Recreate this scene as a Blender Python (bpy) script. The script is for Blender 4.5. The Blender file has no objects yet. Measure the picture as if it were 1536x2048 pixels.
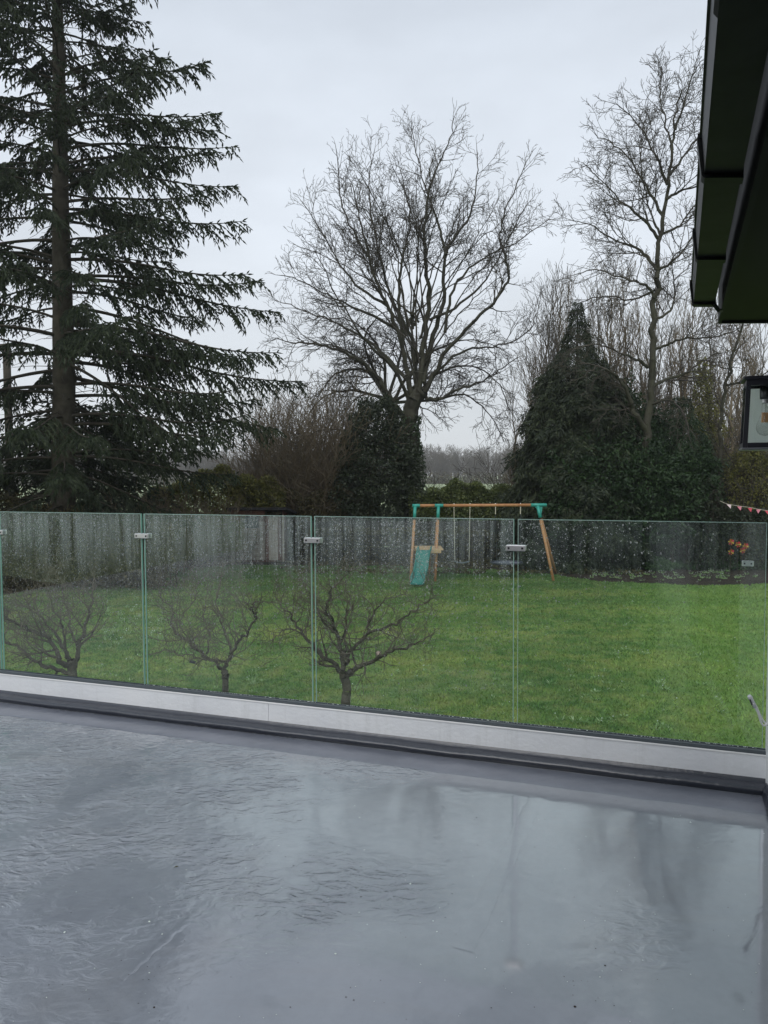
import bpy, math, random
import numpy as np
from mathutils import Vector, Matrix
C = bpy.context.scene
D = bpy.data
rnd = random.Random(7)
rng = np.random.default_rng(7)
PI = math.pi

# ------------------------------------------------------------------ camera
F_PX = 1480.0; PITCH = math.radians(2.86); ROLL = math.radians(0.3)
DECK = 2.25; CAMZ = DECK + 1.45
_f = Vector((0, math.cos(PITCH), -math.sin(PITCH)))
_u0 = Vector((0, math.sin(PITCH), math.cos(PITCH))); _r0 = Vector((1, 0, 0))
_r = _r0*math.cos(ROLL) - _u0*math.sin(ROLL); _u = _u0*math.cos(ROLL) + _r0*math.sin(ROLL)
cam = D.objects.new('camera', D.cameras.new('camera')); C.collection.objects.link(cam)
M = Matrix.Identity(4)
for i in range(3):
    M[i][0] = _r[i]; M[i][1] = _u[i]; M[i][2] = -_f[i]
M[2][3] = CAMZ
cam.matrix_world = M
cam.data.sensor_fit = 'VERTICAL'; cam.data.sensor_height = 36.0
cam.data.lens = 36.0*F_PX/2048; cam.data.clip_start = 0.05; cam.data.clip_end = 3000
C.camera = cam

# ------------------------------------------------------------------ sky, sun, exposure
W = D.worlds.new('World'); C.world = W; W.use_nodes = True
SUN_EL, SUN_AZ = 48, 200
def build_world():
    nt = W.node_tree; N = nt.nodes; L = nt.links; N.clear()
    out = N.new('ShaderNodeOutputWorld'); bg = N.new('ShaderNodeBackground')
    sky = N.new('ShaderNodeTexSky'); sky.sky_type = 'NISHITA'; sky.sun_disc = False
    sky.sun_elevation = math.radians(SUN_EL); sky.sun_rotation = math.radians(SUN_AZ)
    tc = N.new('ShaderNodeTexCoord'); sep = N.new('ShaderNodeSeparateXYZ')
    L.new(tc.outputs['Generated'], sep.inputs[0])
    ramp = N.new('ShaderNodeValToRGB')          # cloud deck colour by elevation, all the way round
    e = ramp.color_ramp.elements
    e[0].position = 0.0; e[0].color = (7.2, 7.5, 7.8, 1)
    e[1].position = 1.0; e[1].color = (5.9, 6.5, 7.35, 1)
    for p, c in ((0.10, (7.4, 7.8, 8.2, 1)), (0.30, (7.5, 8.05, 8.75, 1)), (0.46, (7.1, 7.7, 8.5, 1)), (0.62, (6.1, 6.75, 7.65, 1))):
        k = e.new(p); k.color = c
    L.new(sep.outputs['Z'], ramp.inputs['Fac'])
    mp = N.new('ShaderNodeMapping'); mp.inputs['Scale'].default_value = (1.2, 1.2, 3.0)
    L.new(tc.outputs['Generated'], mp.inputs[0])
    no = N.new('ShaderNodeTexNoise'); no.inputs['Scale'].default_value = 2.0; no.inputs['Detail'].default_value = 5
    no.inputs['Roughness'].default_value = 0.5
    L.new(mp.outputs[0], no.inputs['Vector'])
    mr = N.new('ShaderNodeMapRange'); mr.inputs[1].default_value = 0.25; mr.inputs[2].default_value = 0.75
    mr.inputs[3].default_value = 0.82; mr.inputs[4].default_value = 1.16
    L.new(no.outputs['Fac'], mr.inputs[0])
    mul = N.new('ShaderNodeVectorMath'); mul.operation = 'SCALE'
    L.new(ramp.outputs['Color'], mul.inputs[0]); L.new(mr.outputs[0], mul.inputs['Scale'])
    mix = N.new('ShaderNodeMix'); mix.data_type = 'RGBA'; mix.inputs['Factor'].default_value = 0.95
    L.new(sky.outputs[0], mix.inputs[6]); L.new(mul.outputs[0], mix.inputs[7])
    L.new(mix.outputs[2], bg.inputs['Color']); bg.inputs['Strength'].default_value = 0.1
    L.new(bg.outputs[0], out.inputs['Surface'])
build_world()
sl = D.lights.new('sun', 'SUN'); sl.energy = 1.5; sl.angle = math.radians(60); sl.color = (1, .97, .93)
so = D.objects.new('sun', sl); C.collection.objects.link(so)
so.rotation_euler = (math.radians(90-SUN_EL), 0, math.radians(180-SUN_AZ) + PI*0)
C.view_settings.view_transform = 'Standard'; C.view_settings.look = 'None'
C.view_settings.exposure = 0.1; C.view_settings.gamma = 1.0
try: C.view_settings.use_curve_mapping = False
except Exception: pass
C.render.engine = 'CYCLES'
cy = C.cycles
cy.use_denoising = True; cy.max_bounces = 8; cy.diffuse_bounces = 3; cy.glossy_bounces = 3
cy.transmission_bounces = 6; cy.transparent_max_bounces = 24; cy.volume_bounces = 0
cy.caustics_reflective = False; cy.caustics_refractive = False

# ------------------------------------------------------------------ helpers
def PX(x, y, Y):
    """world point seen at photo pixel (x, y) at forward distance Y"""
    q = (1024-y)/F_PX; r = (x-768)/F_PX
    d = _f + _u*q + _r*r
    t = Y/d.y
    return Vector((d.x*t, Y, CAMZ + d.z*t))
def PG(x, y, z=0.0):
    """world point on the level z seen at photo pixel"""
    q = (1024-y)/F_PX; r = (x-768)/F_PX
    d = _f + _u*q + _r*r
    t = (z-CAMZ)/d.z
    return Vector((d.x*t, d.y*t, z))
def link(o):
    C.collection.objects.link(o); return o
def tag(o, label=None, cat=None, group=None, kind=None):
    if label: o['label'] = label
    if cat: o['category'] = cat
    if group: o['group'] = group
    if kind: o['kind'] = kind
    return o
def empty(name, loc, label=None, cat=None, group=None, rz=0):
    o = link(D.objects.new(name, None)); o.location = loc; o.rotation_euler = (0, 0, rz); o.empty_display_size = .1
    bpy_upd.append(o)
    return tag(o, label, cat, group)
bpy_upd = []
def mesh_np(name, V, Fc, smooth=False):
    V = np.asarray(V, dtype=np.float32).reshape(-1, 3); Fc = np.asarray(Fc, dtype=np.int32)
    me = D.meshes.new(name); n, k = Fc.shape
    me.vertices.add(len(V)); me.vertices.foreach_set('co', V.ravel())
    me.loops.add(n*k); me.loops.foreach_set('vertex_index', Fc.ravel())
    me.polygons.add(n); me.polygons.foreach_set('loop_start', np.arange(0, n*k, k, dtype=np.int32))
    try: me.polygons.foreach_set('loop_total', np.full(n, k, dtype=np.int32))
    except Exception: pass
    if smooth: me.polygons.foreach_set('use_smooth', np.ones(n, dtype=bool))
    me.update(calc_edges=True)
    return me
def put(name, me, mat, parent=None, world=True):
    o = link(D.objects.new(name, me))
    if mat is not None and len(me.materials) == 0:
        for m in (mat if isinstance(mat, (list, tuple)) else [mat]): me.materials.append(m)
    if parent is not None:
        o.parent = parent
        if world:    # geometry given in world space under an unrotated / rotated empty
            o.matrix_parent_inverse = parent_inv(parent)
    return o
def parent_inv(p):
    m = Matrix.Translation(p.location) @ p.rotation_euler.to_matrix().to_4x4()
    return m.inverted()
class MB:
    def __init__(s): s.v = []; s.f = []; s.mi = []
    def add(s, vs, fs, mi=0):
        b = len(s.v); s.v += [tuple(v) for v in vs]
        for f in fs: s.f.append(tuple(i+b for i in f)); s.mi.append(mi)
    def box(s, c, d, basis=None, mi=0, bev=0.0):
        B = basis or Matrix.Identity(3); c = Vector(c)
        hx, hy, hz = d[0]/2, d[1]/2, d[2]/2
        if bev <= 0:
            P = [(x, y, z) for z in (-hz, hz) for y in (-hy, hy) for x in (-hx, hx)]
            s.add([c + B @ Vector(p) for p in P], [(0, 2, 3, 1), (4, 5, 7, 6), (0, 1, 5, 4), (2, 6, 7, 3), (0, 4, 6, 2), (1, 3, 7, 5)], mi)
        else:      # chamfer the four long (z) edges and top/bottom rims
            b = min(bev, hx*.9, hy*.9, hz*.9)
            ring = lambda k: [(hx-k, -hy+b), (hx-k, hy-b), (hx-b, hy-k), (-hx+b, hy-k), (-hx+k, hy-b), (-hx+k, -hy+b), (-hx+b, -hy+k), (hx-b, -hy+k)]
            def rr(ins):
                return [(max(-hx+ins, min(hx-ins, x)), max(-hy+ins, min(hy-ins, y))) for x, y in ring(0)]
            L = [(-hz, b), (-hz+b, 0), (hz-b, 0), (hz, b)]
            vs = []
            for z, ins in L:
                for x, y in (ring(0) if ins == 0 else [(x*(1-b/hx) if hx else x, y*(1-b/hy) if hy else y) for x, y in ring(0)]): vs.append(c + B @ Vector((x, y, z)))
            fs = [tuple(reversed(range(8)))]
            for k in range(3):
                for i in range(8):
                    j = (i+1) % 8; fs.append((k*8+i, k*8+j, k*8+8+j, k*8+8+i))
            fs.append(tuple(range(24, 32)))
            s.add(vs, fs, mi)
        return s
    def tube(s, pts, rad, n=8, cap=True, mi=0, closed=False):
        pts = [Vector(p) for p in pts]
        if not isinstance(rad, (list, tuple)): rad = [rad]*len(pts)
        b = len(s.v); up = None; m = len(pts)
        for i, p in enumerate(pts):
            if closed: t = pts[(i+1) % m]-pts[i-1]
            else: t = (pts[min(i+1, m-1)]-pts[max(i-1, 0)])
            t = t.normalized()
            if up is None: up = Vector((0, 0, 1)) if abs(t.z) < .9 else Vector((1, 0, 0))
            a = t.cross(up)
            if a.length < 1e-5: a = t.orthogonal()
            a.normalize(); bb = a.cross(t).normalized(); up = bb
            for k in range(n):
                th = 2*PI*k/n
                s.v.append(tuple(p + (a*math.cos(th)+bb*math.sin(th))*rad[i]))
        rr = m if closed else m-1
        for i in range(rr):
            i2 = (i+1) % m
            for k in range(n):
                k2 = (k+1) % n
                s.f.append((b+i*n+k, b+i*n+k2, b+i2*n+k2, b+i2*n+k)); s.mi.append(mi)
        if cap and not closed:
            s.f.append(tuple(b+k for k in reversed(range(n)))); s.mi.append(mi)
            s.f.append(tuple(b+(m-1)*n+k for k in range(n))); s.mi.append(mi)
        return s
    def lathe(s, prof, c, n=16, basis=None, mi=0):
        B = basis or Matrix.Identity(3); c = Vector(c); b = len(s.v)
        for r, z in prof:
            for k in range(n):
                th = 2*PI*k/n; s.v.append(tuple(c + B @ Vector((r*math.cos(th), r*math.sin(th), z))))
        for i in range(len(prof)-1):
            for k in range(n):
                k2 = (k+1) % n
                s.f.append((b+i*n+k, b+i*n+k2, b+(i+1)*n+k2, b+(i+1)*n+k)); s.mi.append(mi)
        s.f.append(tuple(b+k for k in reversed(range(n)))); s.mi.append(mi)
        s.f.append(tuple(b+(len(prof)-1)*n+k for k in range(n))); s.mi.append(mi)
        return s
    def extrude(s, prof, p0, p1, side, up=Vector((0, 0, 1)), mi=0):
        """profile (a, b): a along side, b along up, swept p0 to p1"""
        n = len(prof); vs = []
        for p in (Vector(p0), Vector(p1)):
            for a, b in prof: vs.append(p + side*a + up*b)
        fs = [(i, (i+1) % n, n+(i+1) % n, n+i) for i in range(n)] + [tuple(reversed(range(n))), tuple(range(n, 2*n))]
        s.add(vs, fs, mi); return s
    def build(s, name, mat, parent=None, smooth=False, world=True):
        me = D.meshes.new(name); me.from_pydata(s.v, [], s.f)
        for m in (mat if isinstance(mat, (list, tuple)) else [mat]): me.materials.append(m)
        me.polygons.foreach_set('material_index', s.mi)
        if smooth: me.polygons.foreach_set('use_smooth', [len(f) <= 4 for f in s.f])
        me.update()
        return put(name, me, None, parent, world)
def box(name, c, d, mat, parent=None, basis=None, bev=0.0):
    return MB().box(c, d, basis, bev=bev).build(name, mat, parent)

# ------------------------------------------------------------------ materials
def mat(name, col, rough=.6, metal=0., spec=.5, **kw):
    m = D.materials.new(name); m.use_nodes = True
    b = m.node_tree.nodes['Principled BSDF']
    b.inputs['Base Color'].default_value = (*col, 1); b.inputs['Roughness'].default_value = rough
    b.inputs['Metallic'].default_value = metal; b.inputs['Specular IOR Level'].default_value = spec
    for k, v in kw.items(): b.inputs[k.replace('_', ' ')].default_value = v
    return m
def nodes(m): return m.node_tree.nodes, m.node_tree.links, m.node_tree.nodes['Principled BSDF']
def noise(N, L, vec, scale, detail=4, rough=.55, dist=0.):
    n = N.new('ShaderNodeTexNoise'); n.inputs['Scale'].default_value = scale; n.inputs['Detail'].default_value = detail
    n.inputs['Roughness'].default_value = rough; n.inputs['Distortion'].default_value = dist
    if vec is not None: L.new(vec, n.inputs['Vector'])
    return n.outputs['Fac']
def coords(N, L, scale=(1, 1, 1), kind='Object', rot=(0, 0, 0)):
    t = N.new('ShaderNodeTexCoord'); mp = N.new('ShaderNodeMapping')
    mp.inputs['Scale'].default_value = scale; mp.inputs['Rotation'].default_value = rot
    L.new(t.outputs[kind], mp.inputs[0]); return mp.outputs[0]
def ramp(N, L, fac, stops):
    r = N.new('ShaderNodeValToRGB'); e = r.color_ramp.elements
    e[0].position, e[0].color = stops[0][0], (*stops[0][1], 1)
    e[1].position, e[1].color = stops[-1][0], (*stops[-1][1], 1)
    for p, c in stops[1:-1]:
        k = e.new(p); k.color = (*c, 1)
    L.new(fac, r.inputs[0]); return r.outputs['Color']
def mrange(N, L, v, a, b, c, d):
    m = N.new('ShaderNodeMapRange'); m.inputs[1].default_value = a; m.inputs[2].default_value = b
    m.inputs[3].default_value = c; m.inputs[4].default_value = d; L.new(v, m.inputs[0]); return m.outputs[0]
def math_(N, L, op, a, b=None):
    m = N.new('ShaderNodeMath'); m.operation = op
    for i, x in enumerate((a, b)):
        if x is None: continue
        if isinstance(x, (int, float)): m.inputs[i].default_value = x
        else: L.new(x, m.inputs[i])
    return m.outputs[0]
def mixc(N, L, f, a, b):
    m = N.new('ShaderNodeMix'); m.data_type = 'RGBA'
    if isinstance(f, (int, float)): m.inputs['Factor'].default_value = f
    else: L.new(f, m.inputs['Factor'])
    for s, x in ((6, a), (7, b)):
        if isinstance(x, tuple): m.inputs[s].default_value = (*x, 1)
        else: L.new(x, m.inputs[s])
    return m.outputs[2]
def bump(N, L, b, h, dist, strength=1.0):
    n = N.new('ShaderNodeBump'); n.inputs['Distance'].default_value = dist; n.inputs['Strength'].default_value = strength
    L.new(h, n.inputs['Height']); L.new(n.outputs[0], b.inputs['Normal']); return n
def mottled(name, c1, c2, scale=3., rough=.7, bscale=0., bdist=0., **kw):
    m = mat(name, c1, rough, **kw); N, L, b = nodes(m); v = coords(N, L)
    L.new(ramp(N, L, noise(N, L, v, scale, 6), [(.3, c1), (.7, c2)]), b.inputs['Base Color'])
    if bscale: bump(N, L, b, noise(N, L, v, bscale, 5), bdist)
    return m
def foliage(name, cols, rough=.55, transl=.25, scale=.8, spec=.3):
    """leaf material: hue varies leaf by leaf and clump by clump"""
    m = mat(name, cols[0], rough, spec=spec); N, L, b = nodes(m)
    g = N.new('ShaderNodeNewGeometry'); v = coords(N, L)
    f = math_(N, L, 'ADD', math_(N, L, 'MULTIPLY', g.outputs['Random Per Island'], .55), math_(N, L, 'MULTIPLY', noise(N, L, v, scale, 3), .6))
    k = len(cols)
    c = ramp(N, L, f, [(.2+.65*i/(k-1), cols[i]) for i in range(k)])
    L.new(c, b.inputs['Base Color'])
    if transl:
        t = N.new('ShaderNodeBsdfTranslucent'); L.new(c, t.inputs['Color'])
        mx = N.new('ShaderNodeMixShader'); mx.inputs[0].default_value = transl
        L.new(b.outputs[0], mx.inputs[1]); L.new(t.outputs[0], mx.inputs[2])
        L.new(mx.outputs[0], N['Material Output'].inputs['Surface'])
    return m

m_bark = mottled('bark', (.034, .031, .025), (.068, .068, .046), 2.5, .85, 14, .02, spec=.2)
m_bark_sp = mottled('bark_spruce', (.035, .030, .024), (.075, .068, .052), 3, .9, 12, .03, spec=.2)
m_twig = mottled('twig_bark', (.05, .043, .038), (.085, .078, .06), .7, .85, spec=.2)
m_twig_br = mottled('twig_brown', (.13, .10, .065), (.20, .165, .115), .5, .85, spec=.2)
m_twig_pale = mottled('twig_pale', (.11, .10, .085), (.17, .155, .125), .5, .85, spec=.2)
m_apple = mottled('bark_apple', (.040, .034, .027), (.105, .095, .070), 9, .85, 40, .006, spec=.25)
m_spruce = foliage('needles', [(.016, .027, .016), (.030, .044, .023), (.052, .070, .032)], .6, .12, .5)
m_cyp = foliage('cypress_spray', [(.012, .020, .012), (.026, .038, .020), (.052, .066, .030)], .6, .12, .6)
m_cyp2 = foliage('conifer_green', [(.010, .024, .010), (.022, .046, .018), (.04, .075, .026)], .55, .15, .8)
m_holly = foliage('holly_leaf', [(.012, .020, .010), (.022, .034, .016), (.045, .058, .026)], .5, .08, 1.2, spec=.4)
m_ivy = foliage('ivy_leaf', [(.014, .028, .012), (.03, .055, .02), (.05, .085, .03)], .4, .1, 1.5, spec=.45)
m_hedge = foliage('hedge_leaf', [(.035, .048, .018), (.08, .11, .035), (.17, .20, .07)], .5, .25, .7, spec=.35)
m_yellow = foliage('yellow_leaf', [(.06, .062, .022), (.13, .135, .04), (.24, .23, .065)], .55, .3, .7)
m_oldleaf = foliage('old_leaf', [(.03, .028, .016), (.075, .070, .032), (.14, .12, .055)], .7, .2, .9)
m_bed = foliage('bed_leaf', [(.02, .05, .02), (.05, .11, .035), (.10, .18, .06)], .5, .2, 2)
m_soil = mottled('soil', (.020, .015, .012), (.055, .040, .030), 2.2, .95, 9, .05, spec=.2)
m_turq = mottled('turquoise_plastic', (.025, .25, .20), (.035, .32, .26), 4, .35)
m_slide = mottled('slide_plastic', (.015, .15, .125), (.03, .20, .17), 5, .6, 20, .006)
m_pine = mottled('round_timber', (.34, .145, .055), (.46, .24, .10), 6, .6)
m_oldst = mottled('stem_brown', (.028, .022, .017), (.06, .048, .034), 2, .9)
m_board = mottled('platform_timber', (.42, .27, .13), (.52, .36, .19), 6, .65)
m_rope = mat('rope', (.55, .52, .42), .8)
m_white = mat('white_fitting', (.75, .75, .74), .5)
m_dark = mat('dark_plastic', (.03, .035, .045), .45)
m_felt = mottled('roof_felt', (.012, .012, .014), (.03, .03, .034), 6, .85, 40, .004)
m_shed = mottled('shed_board', (.095, .034, .024), (.16, .065, .045), 5, .75)
m_shedpale = mottled('shed_pale_board', (.30, .24, .20), (.42, .35, .30), 8, .75)
m_shedlow = mottled('shed_worn_board', (.22, .17, .145), (.34, .28, .24), 6, .8)
m_fence = mottled('fence_board', (.020, .018, .017), (.045, .040, .036), 4, .85, 18, .006)
m_steel = mat('clamp_steel', (.72, .70, .70), .32, .85)
m_alu = mottled('white_metal', (.70, .70, .70), (.78, .78, .77), 5, .35)
m_screw = mat('screw_dark', (.05, .05, .055), .4, .8)
m_channel = mat('glazing_channel', (.085, .10, .11), .35)
m_gutter = mottled('gutter_plastic', (.009, .010, .010), (.022, .024, .024), 9, .45, spec=.15)
m_lant = mat('lantern_metal', (.012, .013, .020), .32, spec=.9)
m_fascia = mat('fascia_black', (.008, .009, .010), .6, spec=.2)
m_soffit = mottled('soffit_green', (.006, .0075, .0065), (.009, .0105, .009), 3, .55, spec=.12)
m_tile = mottled('concrete_tile', (.03, .03, .032), (.07, .07, .072), 8, .8, 60, .003)
m_cable = mat('cable_white', (.78, .78, .76), .4)
m_tape = mat('cable_tape', (.55, .56, .58), .25)
m_fil = mat('filament', (.85, .42, .14), .5)

def wall_mat():
    m = mat('white_render', (.80, .80, .79), .8); N, L, b = nodes(m); v = coords(N, L)
    L.new(ramp(N, L, noise(N, L, v, 3, 6), [(.3, (.74, .74, .73)), (.7, (.83, .83, .82))]), b.inputs['Base Color'])
    bump(N, L, b, noise(N, L, v, 160, 4), .002); return m
m_wall = wall_mat()
def upstand_mat():
    m = mat('upstand_paint', (.66, .66, .66), .55); N, L, b = nodes(m); v = coords(N, L)
    f = noise(N, L, v, 2.3, 8, .65)
    L.new(ramp(N, L, f, [(.3, (.70, .715, .74)), (.55, (.77, .785, .80)), (.75, (.80, .81, .82))]), b.inputs['Base Color'])
    st = noise(N, L, coords(N, L, (6, 6, .5)), 3, 6, .65)
    c0 = b.inputs['Base Color'].links[0].from_socket
    L.new(mixc(N, L, mrange(N, L, st, .54, .74, 0, .35), c0, (.50, .51, .50)), b.inputs['Base Color'])
    bump(N, L, b, noise(N, L, v, 45, 6), .0025); return m
m_up = upstand_mat()
def deck_mat(name, roll=False):
    """dark grey waterproof coating, wet: thin standing water with wind ripple, damp matt areas between"""
    m = mat(name, (.15, .155, .18), .35, spec=.5); N, L, b = nodes(m); v = coords(N, L)
    f = noise(N, L, v, 1.1, 7, .6, .4)
    fine = noise(N, L, v, 22, 5, .6)
    c1 = ramp(N, L, f, [(.30, (.160, .180, .210)), (.5, (.205, .226, .258)), (.72, (.250, .270, .298))])
    stain = noise(N, L, coords(N, L, (.5, 1.3, 1)), 2.2, 8, .7, 1.0)
    c2 = mixc(N, L, mrange(N, L, stain, .52, .72, 0, .28), c1, (.22, .215, .21))
    c3 = mixc(N, L, mrange(N, L, fine, .35, .75, 0, .22), c2, (.12, .127, .155))
    L.new(c3, b.inputs['Base Color'])
    if roll:
        b.inputs['Roughness'].default_value = .30; b.inputs['Specular IOR Level'].default_value = .9
        L.new(mixc(N, L, mrange(N, L, fine, .3, .8, 0, .5), (.018, .022, .034), (.034, .040, .055)), b.inputs['Base Color'])
        bump(N, L, b, math_(N, L, 'ADD', noise(N, L, v, 9, 4), math_(N, L, 'MULTIPLY', noise(N, L, v, 60, 3), .25)), .006)
        return m
    wet = noise(N, L, coords(N, L, (.8, 1, 1)), .75, 7, .62, .8)       # where water stands
    wetm = mrange(N, L, wet, .445, .475, 0, 1)
    L.new(mrange(N, L, wetm, 0, 1, .22, .07), b.inputs['Roughness'])
    b.inputs['Specular IOR Level'].default_value = .5
    L.new(mrange(N, L, wetm, 0, 1, .55, 1.0), b.inputs['Coat Weight']); b.inputs['Coat Roughness'].default_value = .06; b.inputs['Coat IOR'].default_value = 1.85
    # ripple + brush texture
    r1 = noise(N, L, coords(N, L, (1, 1.7, 1), rot=(0, 0, .05)), 13, 4, .5, 1.2)
    r2 = noise(N, L, v, 3.2, 3, .5)
    r3 = noise(N, L, coords(N, L, (1, 4, 1), rot=(0, 0, -.33)), 45, 3, .6)
    h = math_(N, L, 'ADD', math_(N, L, 'MULTIPLY', r1, .75), math_(N, L, 'MULTIPLY', r2, 2.2))
    h = math_(N, L, 'ADD', h, math_(N, L, 'MULTIPLY', r3, .05))
    blot = noise(N, L, v, 30, 4, .7); h = math_(N, L, 'ADD', h, math_(N, L, 'MULTIPLY', blot, .16))
    calm = noise(N, L, v, .9, 3, .5)
    bn = bump(N, L, b, h, .014)
    sx = N.new('ShaderNodeSeparateXYZ'); L.new(v, sx.inputs[0])
    side = mrange(N, L, sx.outputs['X'], -1.3, .5, .16, -.10)
    gust = noise(N, L, coords(N, L, (1, .8, 1)), 3.4, 3, .6)
    st_ = mrange(N, L, math_(N, L, 'ADD', calm, side), .45, .64, .04, 1.0)
    L.new(math_(N, L, 'MULTIPLY', st_, mrange(N, L, gust, .38, .62, .25, 1.5)), bn.inputs['Strength'])
    L.new(bn.outputs[0], b.inputs['Coat Normal'])
    return m
m_deck = deck_mat('deck_coating'); m_roll = deck_mat('fillet_coating', True)

m_lap = mottled('lap_coating', (.13, .14, .17), (.19, .20, .235), 3, .22, 12, .004)
def lawn_mat(blades=False):
    m = mat('lawn_blades' if blades else 'lawn_turf', (.07, .13, .03), .75, spec=.2); N, L, b = nodes(m)
    v = coords(N, L)
    f = noise(N, L, v, .55, 6, .68, .8); g = noise(N, L, v, 2.6, 6, .65); h = noise(N, L, v, 30, 4, .7)
    c = ramp(N, L, f, [(.34, (.105, .23, .036)), (.5, (.19, .325, .052)), (.64, (.32, .39, .075))])
    c = mixc(N, L, mrange(N, L, g, .45, .68, 0, .7), c, (.34, .33, .10))
    c = mixc(N, L, mrange(N, L, noise(N, L, v, 1.1, 7, .7, 1.2), .66, .76, 0, .75), c, (.12, .10, .05))
    c = mixc(N, L, mrange(N, L, g, .50, .28, 0, .8), c, (.055, .155, .035))
    if not blades:
        c = mixc(N, L, mrange(N, L, h, .4, .75, 0, .7), c, (.030, .06, .016))
        bump(N, L, b, math_(N, L, 'ADD', h, math_(N, L, 'MULTIPLY', g, 2.)), .05)
    band = N.new('ShaderNodeTexWave'); band.inputs['Scale'].default_value = .11; band.inputs['Distortion'].default_value = 2.2; band.inputs['Detail'].default_value = 2; band.bands_direction = 'Y'; L.new(v, band.inputs['Vector'])
    c = mixc(N, L, mrange(N, L, band.outputs['Fac'], .3, .8, 0, .30), c, (.055, .17, .035))
    yy = N.new('ShaderNodeSeparateXYZ'); L.new(v, yy.inputs[0])     # lawn colour turns darker green towards the back border
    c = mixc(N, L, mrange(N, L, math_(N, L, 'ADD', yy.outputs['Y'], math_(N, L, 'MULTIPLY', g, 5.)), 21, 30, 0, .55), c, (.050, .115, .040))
    # greener, lusher grass on the right hand side of the garden
    sp = N.new('ShaderNodeSeparateXYZ'); t = N.new('ShaderNodeTexCoord'); L.new(t.outputs['Object'], sp.inputs[0])
    edge = math_(N, L, 'ADD', sp.outputs['X'], math_(N, L, 'MULTIPLY', g, 1.6))
    edge = math_(N, L, 'SUBTRACT', edge, math_(N, L, 'MULTIPLY', sp.outputs['Y'], .30))
    c = mixc(N, L, mrange(N, L, edge, .6, 3.0, 0, .45), c, (.23, .40, .055))
    L.new(c, b.inputs['Base Color'])
    hs0 = N.new('ShaderNodeHueSaturation'); hs0.inputs['Saturation'].default_value = .88; L.new(c, hs0.inputs['Color']); c = hs0.outputs[0]; L.new(c, b.inputs['Base Color'])
    if blades:
        ge = N.new('ShaderNodeNewGeometry')
        hs = N.new('ShaderNodeHueSaturation'); L.new(c, hs.inputs['Color'])
        L.new(mrange(N, L, ge.outputs['Random Per Island'], 0, 1, .55, 1.5), hs.inputs['Value'])
        L.new(hs.outputs[0], b.inputs['Base Color'])
        tr = N.new('ShaderNodeBsdfTranslucent'); L.new(hs.outputs[0], tr.inputs['Color'])
        mx = N.new('ShaderNodeMixShader'); mx.inputs[0].default_value = .3
        L.new(b.outputs[0], mx.inputs[1]); L.new(tr.outputs[0], mx.inputs[2]); L.new(mx.outputs[0], N['Material Output'].inputs['Surface'])
    return m
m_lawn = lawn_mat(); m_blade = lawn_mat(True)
m_field = mottled('field', (.26, .32, .17), (.36, .42, .26), .02, .9, spec=.1)
m_flower = mat('flower_white', (.62, .68, .62), .6)
m_weed = foliage('weed_leaf', [(.10, .20, .06), (.24, .38, .14), (.42, .52, .30)], .5, .25, 3)

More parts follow.
